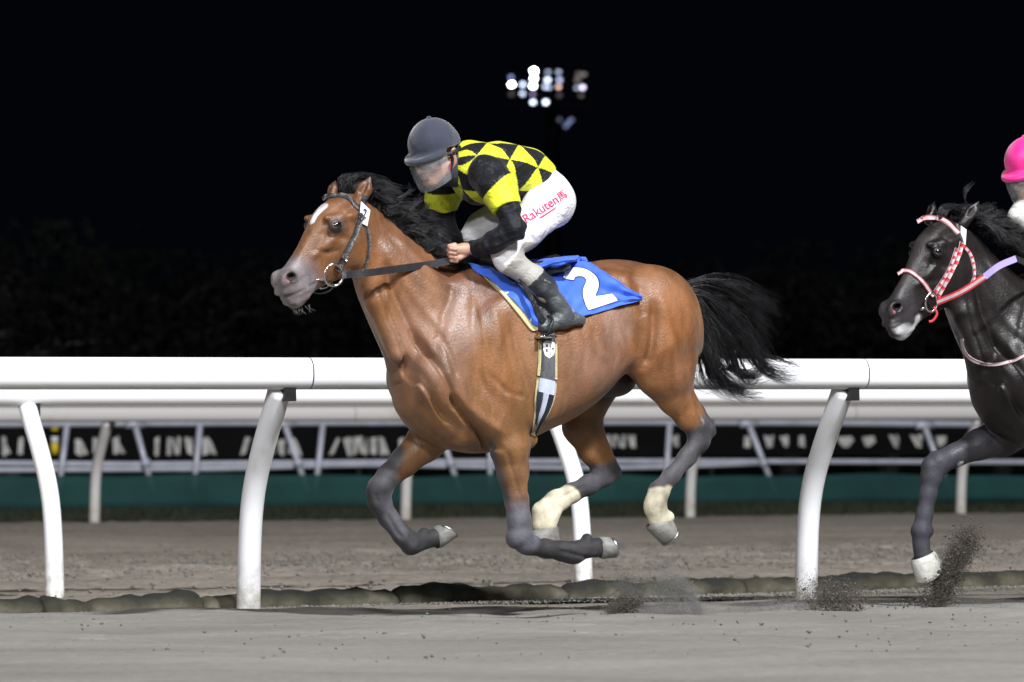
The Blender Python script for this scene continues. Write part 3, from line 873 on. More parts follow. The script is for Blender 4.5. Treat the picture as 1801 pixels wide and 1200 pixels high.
for px, py, s_, c_, sz in lamps:
    p = at_depth(px, py, FD)
    aim = (C_ - p).normalized()
    mb = MB(); q = aim.to_track_quat('Z', 'Y').to_matrix()
    rr = 0.125 * sz
    prof = [(0.0, 0.10), (0.5, 0.07), (0.85, 0.02), (1.0, -0.06), (0.6, -0.25), (0.0, -0.32)]
    v = []; f = []
    for (r_, z_) in prof:
        for k in range(14):
            t_ = 2 * PI * k / 14; v.append(p + q @ Vector((r_ * rr * 1.2 * math.cos(t_), r_ * rr * math.sin(t_), z_)))
    nlens = 3
    lens_f = [(i * 14 + k, i * 14 + (k + 1) % 14, (i + 1) * 14 + (k + 1) % 14, (i + 1) * 14 + k) for i in range(2) for k in range(14)]
    case_f = [(i * 14 + k, i * 14 + (k + 1) % 14, (i + 1) * 14 + (k + 1) % 14, (i + 1) * 14 + k) for i in range(2, 5) for k in range(14)]
    case = MB().add(v, case_f).build('lamp_housing', M_tower, tower)
    MB().add(v[:42], lens_f).build('lamp_lens', mat_lamp(s_ * 1.5, c_), case)
a, b_ = at_depth(993, 224, FD), at_depth(1007, 209, FD)
MB().tube([a, b_], 0.09, 8).build('lamp_tube', mat_lamp(0.35, (.45, .55, 1)), tower)

# --- dark trees behind the infield
M_leaf = mat_simple('night_leaf', (0.0030, 0.0042, 0.0026), rough=0.9, noise=0.5, nscale=0.6, spec=0.2)
M_bark = mat_simple('bark', (0.06, 0.056, 0.052), rough=0.9, noise=0.5, nscale=2.0, bump=.5, bscale=8)
M_bark2 = mat_simple('dark_bark', (0.012, 0.011, 0.010), rough=0.9, noise=0.5, nscale=2.0)
def tree(px, ytop, depth, spread, seed, label, pale=False):
    rs = np.random.RandomState(seed)
    base = at_depth(px, 780, depth); H = at_depth(px, ytop, depth).z
    root = empty('tree', (base.x, base.y, -0.02), 0, label, 'tree', 'dark trees behind the infield')
    b0 = Vector((base.x, base.y, -0.02)); tops = []
    mb = MB()
    pts = smooth_path([b0, b0 + Vector((.1, 0, H * .25)), b0 + Vector((-.1, .1, H * .55)), b0 + Vector((.05, 0, H * .85))], 4)
    mb.tube(pts, [0.22 * (1 - .8 * i / len(pts)) for i in range(len(pts))], 8)
    for k in range(9):
        z = H * rs.uniform(.25, .75); a = rs.rand() * 6.28; l = spread * rs.uniform(.5, .95)
        s_ = b0 + Vector((0, 0, z)); e_ = s_ + Vector((math.cos(a) * l, math.sin(a) * l, H * rs.uniform(.08, .25)))
        mb.tube([s_, s_.lerp(e_, .5) + Vector((0, 0, .2)), e_], [.08, .05, .02], 5); tops.append(e_)
    mb.build('trunk', M_bark if pale else M_bark2, root)
    n = 1500; C = []
    cl = [np.array(t_) for t_ in tops] + [np.array(b0) + [rs.normal() * spread * .4, rs.normal() * spread * .4, H * rs.uniform(.35, .97)] for _ in range(16)]
    cl = np.array(cl); ci = rs.randint(0, len(cl), n)
    pos = cl[ci] + rs.normal(size=(n, 3)) * np.array([.34, .34, .26]) * spread * .55
    pos[:, 2] = np.clip(pos[:, 2], H * .08, H * 1.02)
    sz = rs.uniform(.07, .16, n)
    a = rs.normal(size=(n, 3)); a /= np.linalg.norm(a, axis=1)[:, None]; b__ = np.cross(a, rs.normal(size=(n, 3))); b__ /= np.linalg.norm(b__, axis=1)[:, None]
    v = np.stack([pos - a * sz[:, None], pos + b__ * sz[:, None] * .6, pos + a * sz[:, None], pos - b__ * sz[:, None] * .6], 1).reshape(-1, 3)
    mesh_obj('crown', v, np.arange(4 * n).reshape(-1, 4), M_leaf, root, smooth=False)
specs = [(12, 405, 95, 2.0), (95, 440, 100, 1.9), (180, 470, 108, 2.0), (270, 455, 115, 2.3), (370, 490, 110, 2.0), (455, 450, 118, 2.4), (1290, 470, 120, 2.3), (1385, 490, 112, 2.1), (1480, 440, 118, 2.4),
         (1560, 500, 110, 1.8), (1210, 500, 125, 2.2), (1660, 430, 120, 2.5), (1760, 460, 115, 2.2), (560, 500, 125, 2.2), (650, 470, 130, 2.5), (-90, 430, 100, 2.2), (1880, 450, 115, 2.3)]
tl = ['dark tree with a pale trunk at the left photo edge', 'dark tree right beside the pale-trunked tree at the left edge', 'dim tree, third from the left photo edge', 'dim round tree, fourth from the left photo edge',
      'low dim tree, fifth from the left photo edge', 'dim tree left of the bay horse muzzle', 'dim tree just above the end of the bay horse tail', 'dim low tree right of the bay horse tail', 'dim taller tree halfway between tail and black horse',
      'low dim tree left of the black horse muzzle', 'dim tree directly behind the bay horse tail', 'dim tree behind the black horse head', 'dim tree behind the black horse neck', 'dim tree behind the bay horse muzzle', 'dim tree behind the bay horse head and neck',
      'dim tree outside the left photo edge', 'dim tree outside the right photo edge']
for i, (px, yt, dp, spd) in enumerate(specs): tree(px, yt, dp, spd, 40 + i, tl[i], pale=(i == 0))
# ================================================================== HORSES
def coat_mat(name, rough=0.36, sheen=0.10, sweat=0.5, spec=0.42):
    mt, nt, b = new_mat(name)
    at = N(nt, 'ShaderNodeAttribute', attribute_name='Col')
    tc = N(nt, 'ShaderNodeTexCoord')
    n1 = N(nt, 'ShaderNodeTexNoise'); setin(n1, 'Scale', 7.0); setin(n1, 'Detail', 8.0); setin(n1, 'Roughness', 0.65); setin(n1, 'Distortion', 0.4)
    mp = N(nt, 'ShaderNodeMapping'); mp.inputs['Scale'].default_value = (1.5, 1.0, 0.7)
    nt.links.new(tc.outputs['Object'], mp.inputs['Vector']); nt.links.new(mp.outputs['Vector'], n1.inputs['Vector'])
    mr = N(nt, 'ShaderNodeMapRange'); setin(mr, 'From Min', 0.32); setin(mr, 'From Max', 0.7); setin(mr, 'To Min', 0.62); setin(mr, 'To Max', 1.30)
    nt.links.new(n1.outputs['Fac'], mr.inputs['Value'])
    vm = N(nt, 'ShaderNodeVectorMath', operation='SCALE'); nt.links.new(at.outputs['Color'], vm.inputs[0]); nt.links.new(mr.outputs['Result'], vm.inputs['Scale'])
    # dust and sweat film: pale, patchy
    n2 = N(nt, 'ShaderNodeTexNoise'); setin(n2, 'Scale', 3.2); setin(n2, 'Detail', 9.0); setin(n2, 'Roughness', 0.6)
    nt.links.new(tc.outputs['Object'], n2.inputs['Vector'])
    m2 = N(nt, 'ShaderNodeMapRange'); setin(m2, 'From Min', 0.45); setin(m2, 'From Max', 0.75); setin(m2, 'To Min', 0.0); setin(m2, 'To Max', 0.28 * sweat)
    nt.links.new(n2.outputs['Fac'], m2.inputs['Value'])
    mx = N(nt, 'ShaderNodeMix', data_type='RGBA'); mx.inputs[7].default_value = (0.30, 0.22, 0.19, 1)
    nt.links.new(m2.outputs['Result'], mx.inputs[0]); nt.links.new(vm.outputs['Vector'], mx.inputs[6]); nt.links.new(mx.outputs[2], b.inputs['Base Color'])
    rr = N(nt, 'ShaderNodeMapRange'); setin(rr, 'From Min', 0.35); setin(rr, 'From Max', 0.65); setin(rr, 'To Min', rough - 0.08); setin(rr, 'To Max', rough + 0.16)
    nt.links.new(n1.outputs['Fac'], rr.inputs['Value']); lr = N(nt, 'ShaderNodeMath', operation='MULTIPLY_ADD'); nt.links.new(at.outputs['Alpha'], lr.inputs[0]); lr.inputs[1].default_value = -0.22; lr.inputs[2].default_value = 0.22
    ls = N(nt, 'ShaderNodeMath', operation='ADD'); nt.links.new(rr.outputs['Result'], ls.inputs[0]); nt.links.new(lr.outputs[0], ls.inputs[1]); nt.links.new(ls.outputs[0], b.inputs['Roughness'])
    
    n4 = N(nt, 'ShaderNodeTexNoise'); setin(n4, 'Scale', 2.3); setin(n4, 'Detail', 5.0); setin(n4, 'Distortion', 0.8); nt.links.new(tc.outputs['Object'], n4.inputs['Vector'])
    m4 = N(nt, 'ShaderNodeMapRange'); setin(m4, 'From Min', 0.45); setin(m4, 'From Max', 0.62); setin(m4, 'To Min', 0.05); setin(m4, 'To Max', 0.34); nt.links.new(n4.outputs['Fac'], m4.inputs['Value'])
    gl = N(nt, 'ShaderNodeMath', operation='MULTIPLY'); nt.links.new(m4.outputs['Result'], gl.inputs[0]); nt.links.new(at.outputs['Alpha'], gl.inputs[1])
    nt.links.new(gl.outputs[0], b.inputs['Coat Weight']); setin(b, 'Coat Roughness', 0.24); setin(b, 'Coat IOR', 1.4)
    setin(b, 'Specular IOR Level', spec); setin(b, 'Sheen Weight', sheen); setin(b, 'Sheen Roughness', 0.4)
    # short hair lying along the body, veins and skin folds
    mp2 = N(nt, 'ShaderNodeMapping'); mp2.inputs['Scale'].default_value = (60, 160, 60); mp2.inputs['Rotation'].default_value = (0, 0.7, 0)
    nt.links.new(tc.outputs['Object'], mp2.inputs['Vector'])
    h = N(nt, 'ShaderNodeTexNoise'); setin(h, 'Scale', 1.6); setin(h, 'Detail', 4.0); nt.links.new(mp2.outputs['Vector'], h.inputs['Vector'])
    v = N(nt, 'ShaderNodeTexNoise'); setin(v, 'Scale', 5.0); setin(v, 'Detail', 4.0); setin(v, 'Distortion', 1.6); nt.links.new(tc.outputs['Object'], v.inputs['Vector'])
    vr = N(nt, 'ShaderNodeMath', operation='SUBTRACT'); vr.inputs[1].default_value = 0.5; nt.links.new(v.outputs['Fac'], vr.inputs[0])
    va = N(nt, 'ShaderNodeMath', operation='ABSOLUTE'); nt.links.new(vr.outputs[0], va.inputs[0])
    vs = N(nt, 'ShaderNodeMapRange'); setin(vs, 'From Min', 0.0); setin(vs, 'From Max', 0.05); setin(vs, 'To Min', 1.0); setin(vs, 'To Max', 0.0); nt.links.new(va.outputs[0], vs.inputs['Value'])
    b1 = N(nt, 'ShaderNodeBump'); setin(b1, 'Strength', 0.55); setin(b1, 'Distance', 0.004); nt.links.new(h.outputs['Fac'], b1.inputs['Height'])
    b2 = N(nt, 'ShaderNodeBump'); setin(b2, 'Strength', 0.05); setin(b2, 'Distance', 0.006); nt.links.new(vs.outputs['Result'], b2.inputs['Height']); nt.links.new(b1.outputs['Normal'], b2.inputs['Normal'])
    n5 = N(nt, 'ShaderNodeTexNoise'); setin(n5, 'Scale', 11.0); setin(n5, 'Detail', 4.0); setin(n5, 'Distortion', 0.6); nt.links.new(mp.outputs['Vector'], n5.inputs['Vector'])
    b3 = N(nt, 'ShaderNodeBump'); setin(b3, 'Strength', 0.25); setin(b3, 'Distance', 0.010); nt.links.new(n5.outputs['Fac'], b3.inputs['Height']); nt.links.new(b2.outputs['Normal'], b3.inputs['Normal'])
    nt.links.new(b3.outputs['Normal'], b.inputs['Normal'])
    nt.links.new(b3.outputs['Normal'], b.inputs['Coat Normal'])
    return mt
M_coat = coat_mat('coat_bay', 0.47, sweat=.30, sheen=.10)
M_coat2 = coat_mat('coat_black', 0.44, sheen=0.0, sweat=0.015, spec=0.34)
M_hoof = mat_simple('hoof_horn', (0.17, 0.165, 0.15), rough=0.55, noise=0.35, nscale=18, bump=0.4, bscale=40)
M_shoe = mat_simple('horse_shoe', (0.35, 0.35, 0.36), rough=0.35, metal=0.9)
M_eye, _nt, _b = new_mat('horse_eye'); setin(_b, 'Base Color', (0.008, 0.006, 0.008, 1)); setin(_b, 'Roughness', 0.06); setin(_b, 'Specular IOR Level', 0.8)
M_hair = mat_simple('black_hair', (0.007, 0.0065, 0.008), rough=0.38, noise=0.5, nscale=30, spec=0.5)
M_whisk = mat_simple('pale_whisker', (0.35, 0.33, 0.32), rough=0.6)

class Horse:
    pass
def build_horse(name, label, F_, FH, leg_map, P, Hd, Nk, legs, cols, res, mats, hd_dy=0.0, ears=None, detail=True):
    """P(px,py,y): point of body; Hd: of head; Nk: of neck. legs: dict"""
    f = Field((-1.62, -0.42, 0.12), (1.05, 0.42, 2.05), res)
    # ---- trunk
    top = [P(698, 640), P(703, 612), P(718, 575), P(750, 530), P(795, 492), P(845, 474), P(900, 476), P(950, 480), P(1000, 473), P(1050, 459), P(1090, 457), P(1135, 468), P(1172, 492), P(1200, 524), P(1216, 560), P(1222, 600)]
    bot = [P(698, 668), P(704, 712), P(718, 742), P(752, 774), P(795, 792), P(850, 797), P(905, 782), P(945, 762), P(990, 741), P(1030, 712), P(1060, 682), P(1090, 655), P(1130, 648), P(1172, 650), P(1200, 645), P(1216, 628), P(1222, 606)]
    wid = [(P(698, 660), .05), (P(708, 660), .11), (P(732, 650), .165), (P(780, 640), .205), (P(850, 640), .235), (P(910, 640), .275), (P(970, 620), .290), (P(1030, 590), .275), (P(1090, 560), .245), (P(1140, 570), .25), (P(1180, 575), .21), (P(1205, 580), .15), (P(1222, 600), .07)]
    f.loft(top, bot, wid, k=0.03, p=2.2, egg=0.12, axis=(1, -0.0))
    # ---- neck
    ntop = [Nk(640, 352), Nk(668, 372), Nk(702, 404), Nk(738, 432), Nk(775, 456), Nk(815, 474), Nk(860, 490)]
    nbot = [Nk(620, 478), Nk(630, 515), Nk(646, 555), Nk(662, 590), Nk(679, 625), Nk(698, 670), Nk(722, 720)]
    nw = [(Nk(634, 410), .070), (Nk(650, 440), .078), (Nk(672, 475), .086), (Nk(700, 510), .098), (Nk(725, 545), .118), (Nk(752, 580), .15), (Nk(780, 610), .175)]
    ym = [(Nk(634, 410), hd_dy), (Nk(700, 510), hd_dy * .5), (Nk(780, 610), 0.0)]
    f.loft(ntop, nbot, nw, k=0.05, p=2.1, egg=0.22, axis=(Nk(760, 600) - Nk(640, 400))[[0, 2]], ymid=ym, ends='out')
    for sy in (-1, 1):   # neck muscle bands and jugular groove
        y = sy * .085
        f.chain([(Nk(700, 450, y * .8 + hd_dy * .5), .05), (Nk(765, 520, y * 1.2), .07)], k=.05, flat=((0, 1, 0), .5))
        f.chain([(Nk(640, 455, y * .5 + hd_dy), .026), (Nk(664, 530, y * .7 + hd_dy * .5), .034), (Nk(700, 620, y * 1.0), .045)], k=.05)
    # ---- shoulders, chest
    for sy in (-1, 1):
        q = lambda px, py, y: P(px + (0 if sy < 0 else -0), py, y)
        y = sy * .17
        dx = 0 if sy < 0 else -52     # the same anatomy on the far side shows further left
        f.cone(P(838 + dx, 505, sy * .10), P(775 + dx, 665, sy * .165), .075, .10, k=.06, flat=((0, 1, 0), .55))      # scapula
        f.cone(P(850 + dx, 600, sy * .15), P(882 + dx, 735, sy * .17), .11, .085, k=.05, flat=((0, 1, 0), .75))       # triceps
        f.cone(P(775 + dx, 672, sy * .155), P(868 + dx, 742, sy * .165), .082, .078, k=.04, flat=((0, 1, 0), .8))       # upper arm
        f.ell(P(762 + dx + (6 if sy > 0 else 0), 655, sy * .135), (.07, .055, .09), k=.04)                                                  # point of shoulder
        f.cone(P(742 + (-18 if sy > 0 else 0), 655, sy * .060), P(815 + (-32 if sy > 0 else 0), 762, sy * .085), .078, .060, k=.03)   # pectoral
        f.cone(P(905 + dx, 560, sy * .20), P(930 + dx, 700, sy * .225), .07, .07, k=.08, flat=((0, 1, 0), .35))
    # ---- quarters
    for sy in (-1, 1):
        dx = 0 if sy < 0 else -70
        f.ell(P(1152 + dx, 560, sy * .15), (.21, .125, .22), k=.06)
        f.cone(P(1090 + dx, 520, sy * .155), P(1118 + dx, 615, sy * .19), .085, .09, k=.06, flat=((0, 1, 0), .7))
        f.ell(P(1075 + dx, 500, sy * .195), (.05, .03, .04), k=.06)
    # sheath / groin shadow area
    f.ell(P(1078, 668, .02), (.11, .06, .075), k=.03)
    # ---- legs
    info = {}
    for key, lg in legs.items():
        for pts in lg['chains']:
            f.chain([(p, r) for p, r in pts], k=lg.get('k', .02), flat=lg.get('flat'))
        for c, r in lg.get('lumps', []): f.ell(c, r, k=.012)
        for a, b_, ra, rb_ in lg.get('cuts', []): f.cone(a, b_, ra, rb_, k=.014, mode='sub')
    # ---- surface modelling: grooves (+) and ridges (-)
    E = lambda pts, w, d, side=-1, y=-.10: f.emboss([P(px, py, y) for px, py in pts], w, d, side, -0.03 if side < 0 else 0.03)
    EN = lambda pts, w, d: f.emboss([Nk(px, py, -.10) for px, py in pts], w, d, -1, 0)
    EN([(680, 468), (692, 510), (712, 560), (735, 610), (757, 650)], .016, .014)
    EN([(668, 500), (678, 540), (694, 585), (716, 640), (748, 700)], .012, .010)
    EN([(675, 430), (705, 490), (740, 545), (775, 590)], .022, -.007)
    EN([(690, 415), (725, 460), (765, 500), (800, 520)], .020, .006)
    E([(790, 510), (770, 560), (752, 610), (750, 640)], .020, .009)
    E([(722, 585), (748, 640), (768, 685), (780, 714)], .014, .022)
    E([(700, 610), (718, 660), (745, 705), (775, 740)], .012, .012)
    E([(760, 590), (772, 630), (780, 668)], .012, .010)
    E([(772, 700), (790, 722), (820, 753), (846, 776), (858, 790)], .012, .026)
    E([(778, 690), (800, 715), (830, 742), (862, 765)], .018, -.008)
    E([(690, 660), (705, 700), (735, 738), (770, 770)], .014, .010)
    E([(712, 640), (730, 690), (760, 735), (795, 775)], .018, -.006)
    E([(820, 520), (812, 580), (815, 650), (835, 700)], .020, .007)
    E([(846, 540), (850, 600), (858, 670), (868, 720)], .024, -.008)
    E([(870, 560), (880, 620), (895, 680), (915, 735), (930, 765)], .016, .009)
    E([(905, 600), (912, 650), (925, 705)], .024, -.006)
    E([(835, 660), (860, 690), (895, 700)], .012, .005)
    E([(866, 792), (880, 830), (897, 880)], .008, .005)
    E([(905, 790), (912, 840), (915, 890)], .008, .006)
    # barrel: ribs, flank and hip
    for i in range(6):
        px = 968 + i * 20
        E([(px, 570), (px + 3, 620), (px - 4, 668 - i * 5)], .013, .0022)
    E([(1116, 540), (1116, 580), (1112, 615), (1106, 645)], .018, .026)
    E([(1070, 560), (1090, 590), (1098, 630), (1080, 665)], .030, .010)
    E([(1085, 470), (1075, 490), (1080, 520)], .022, -.007)
    E([(1100, 500), (1095, 535), (1100, 560)], .022, .008)
    E([(1128, 520), (1140, 580), (1150, 640), (1165, 690)], .022, -.007)
    E([(1190, 520), (1205, 570), (1210, 630), (1208, 680)], .026, .005)
    E([(1165, 540), (1180, 600), (1186, 650)], .016, .005)
    E([(1215, 560), (1228, 610), (1224, 660)], .014, -.004)
    E([(1195, 690), (1210, 725), (1218, 745)], .010, .009)
    E([(1230, 690), (1238, 715), (1246, 740)], .008, .006)
    E0 = lambda pts, w, d: f.emboss([leg_map(px, py) for px, py in pts], w, d, 0)
    for pts, w, d in (([(946, 968), (975, 975), (1000, 980)], .007, .007), ([(948, 950), (975, 957), (1000, 963)], .006, -.003), ([(908, 925), (918, 940), (925, 955)], .008, .006), ([(893, 935), (900, 955)], .008, -.005),
                      ([(1230, 785), (1205, 818), (1172, 856)], .007, .007), ([(1212, 790), (1190, 815)], .006, -.003), ([(1222, 745), (1235, 765)], .008, .006),
                      ([(1052, 856), (1030, 866), (1003, 880)], .007, .007), ([(1058, 820), (1070, 838)], .008, .006), ([(700, 905), (715, 930), (728, 948)], .007, .007), ([(668, 850), (664, 872), (672, 888)], .008, -.004), ([(680, 868), (684, 884)], .007, .006),
                      ([(1148, 878), (1155, 895), (1168, 905)], .007, .006), ([(955, 900), (968, 905)], .007, .005), ([(1022, 955), (1030, 975)], .007, .006), ([(738, 940), (745, 958)], .007, .005)):
        E0(pts, w, d)
    # ---- head (built in its own frame, turned a little further to the camera)
    fh = Field(Hd(480, 560, 0) * [1, 0, 1] + [-.06, -.19, -.03], Hd(665, 300, 0) * [1, 0, 1] + [.06, .19, .0], res * .85)
    ht = [Hd(640, 345), Hd(622, 340), Hd(604, 342), Hd(588, 348), Hd(572, 358), Hd(560, 370), Hd(551, 382), Hd(544, 398), Hd(534, 420), Hd(521, 444), Hd(506, 464), Hd(495, 478), Hd(489, 490), Hd(488, 502), Hd(492, 514), Hd(496, 522)]
    hb = [Hd(657, 405), Hd(652, 432), Hd(643, 455), Hd(628, 474), Hd(610, 485), Hd(591, 493), Hd(574, 500), Hd(560, 507), Hd(548, 516), Hd(538, 528), Hd(527, 539), Hd(516, 541), Hd(507, 536), Hd(499, 529)]
    hw = [(Hd(640, 375), .045), (Hd(615, 385), .070), (Hd(597, 397), .083), (Hd(580, 412), .080), (Hd(564, 430), .066), (Hd(549, 450), .052), (Hd(535, 468), .045), (Hd(520, 486), .046), (Hd(508, 503), .046), (Hd(501, 517), .034), (Hd(497, 526), .02)]
    fh.loft(ht, hb, hw, k=0.02, p=2.3, axis=(Hd(515, 505) - Hd(630, 385))[[0, 2]], egg=-.05)
    EH = lambda pts, w, d: fh.emboss([Hd(px, py, -.05) for px, py in pts], w, d, 0)
    for sy in (-1, 1):
        g = lambda px, py, y: Hd(px - 270 * sy * y, py, sy * y)        # px on the middle plane of the head
        fh.ell(g(607, 432, .050), (.085, .036, .080), k=.03)
        fh.cone(g(583, 400, .076), g(560, 432, .055), .014, .008, k=.022)
        fh.cone(g(560, 432, .055), g(540, 450, .044), .010, .007, k=.022)
        fh.cone(g(557, 384, .066), g(580, 383, .077), .012, .014, k=.022)
        fh.cone(g(580, 383, .077), g(612, 377, .060), .013, .018, k=.03)
        fh.ell(g(569, 397, .084), (.033, .022, .026), k=.014)
        fh.ell(g(568, 396, .106), (.0165, .015, .012), k=.006, mode='sub')
        fh.cone(g(588, 366, .080), g(606, 362, .07), .014, .010, k=.03, mode='sub')
        fh.ell(g(500, 487, .036), (.036, .020, .028), k=.018)
        fh.ell(g(492, 494, .030), (.018, .018, .030), k=.012)
        fh.ell(g(499, 488, .058), (.025, .028, .0185), k=.006, mode='sub')
        fh.cone(g(500, 488, .05), g(508, 482, .015), .014, .010, k=.006, mode='sub')
        fh.cone(g(496, 514, .024), g(530, 508, .036), .018, .013, k=.012)
        fh.cone(g(508, 531, .018), g(532, 522, .030), .016, .012, k=.010)
    EH([(494, 526), (512, 521), (535, 511), (552, 501), (560, 498)], .0045, .006)
    EH([(566, 412), (590, 418), (612, 424)], .014, .006)
    EH([(555, 440), (575, 446), (592, 440)], .010, .006)
    EH([(530, 432), (520, 452), (512, 468)], .008, .004)
    EH([(596, 372), (612, 395), (622, 420)], .012, .006)
    EH([(556, 404), (546, 424), (535, 446), (527, 462)], .010, -.003)
    EH([(573, 408), (565, 425), (558, 445)], .005, -.0035)
    EH([(524, 500), (534, 490), (545, 484)], .006, .003)
    fh.ell(Hd(517, 532), (.028, .024, .020), k=.015)
    for (b0, t0, rb, opn) in ears:
        b0 = np.array(b0); t0 = np.array(t0); m_ = b0 + (t0 - b0) * .45
        wd = np.array(opn) / np.linalg.norm(opn)
        fh.cone(b0 - (t0 - b0) * .15, m_, rb * .95, rb, k=.012, flat=(wd, .75)); fh.cone(m_, t0, rb, .004, k=.010, flat=(wd, .6))
        fh.cone(b0 + (t0 - b0) * .30 + wd * rb * .75, t0 - (t0 - b0) * .25 + wd * rb * .35, rb * .55, .004, k=.006, flat=(wd, .9), mode='sub')
    B2H = np.array(FH.Mi @ F_.M); H2B = np.array(F_.Mi @ FH.M)
    hb_ = lambda px, py, y=0.0: (H2B @ np.array([*Hd(px, py, y), 1]))[:3]
    f.merge(fh, B2H, .03)
    v, q = f.mesh()
    h = Horse(); h.F = F_; h.v = v; h.q = q; h.P = P; h.Hd = Hd; h.Nk = Nk; h.hb = hb_
    h.root = empty(name, F_.o, F_.th, label, 'horse', 'race horses galloping')
    colr = cols(v)
    h.body = mesh_obj('body', v, q, mats, h.root, world=False, colors=np.concatenate([colr, sstep(.60, .80, v[:, 2:3])], 1))
    W = F_.to_world(v)
    h.bvh = BVHTree.FromPolygons([tuple(p) for p in W], [tuple(p) for p in q.tolist()])
    # eyes
    for sy in (-1, 1):
        c = hb_(568 - 270 * sy * .091 , 396.5, sy * .091); Rm = H2B[:3, :3]
        mb = MB().ball((0, 0, 0), (.0225, .0165, .0185), 18, 12)
        mesh_obj('eye', np.array(mb.v) @ Rm.T + c, mb.f, M_eye, h.root, world=False)
        for s2 in (1, -1):
            arc = [Rm @ np.array([.0235 * math.cos(a) , sy * (.0125 - .012 * abs(math.cos(a)) ** 2), (.0135 if s2 > 0 else .0125) * s2 * math.sin(a)]) + c for a in np.linspace(0, PI, 9)]
            mb = MB().tube([Vector(p) for p in smooth_path(arc, 3)], .0026, 6)
            mesh_obj('eyelid', mb.v, mb.f, cols.lid, h.root, world=False)
    return h

def make_hoof(h, A, B, C, D, w0=.046, w1=.056, mat=None):
    """hoof from four points of its side view: coronet front A and heel B, sole toe C and heel D"""
    A, B, C, D = (np.asarray(p, float) for p in (A, B, C, D)); sd = np.array([0, 1.0, 0]); v = []; f = []; n = 28
    prof = [(-.16, .88, 0), (0.0, 1.0, 0), (.06, 1.03, 0), (.5, 1.03, 0), (.9, 1.02, 0), (1.0, 1.0, 0), (1.0, .74, 0), (.90, .60, 0), (.88, .0, 0)]
    for t, s_, _ in prof:
        c = (A + B) / 2 * (1 - t) + (C + D) / 2 * t; u = (A - B) / 2 * (1 - t) + (C - D) / 2 * t; w = w0 + (w1 - w0) * t
        for k in range(n):
            a_ = 2 * PI * k / n; ca, sa = math.cos(a_), math.sin(a_)
            heel = .80 if ca < -.6 else 1.0
            v.append(c + u * s_ * ca * (1.0 if ca > 0 else .96) + sd * w * s_ * sa * (1 - .10 * max(0, -ca)) * heel ** .3)
    for i in range(len(prof) - 1):
        for k in range(n):
            l = (k + 1) % n; f.append((i * n + k, i * n + l, (i + 1) * n + l, (i + 1) * n + k))
    o = mesh_obj('hoof', v, f, mat or M_hoof, h.root, world=False)
    mb = MB(); pts = []; ax = ((C + D) - (A + B)) / 2; ax = ax / np.linalg.norm(ax)
    for k in range(19):
        a_ = R(-145 + 290 * k / 18); pts.append(Vector((C + D) / 2 + ax * .004 + (C - D) / 2 * .93 * math.cos(a_) + sd * w1 * .90 * math.sin(a_)))
    mb.tube(pts, .0065, 6)
    mesh_obj('horseshoe', mb.v, mb.f, M_shoe, o, world=False)
    return o

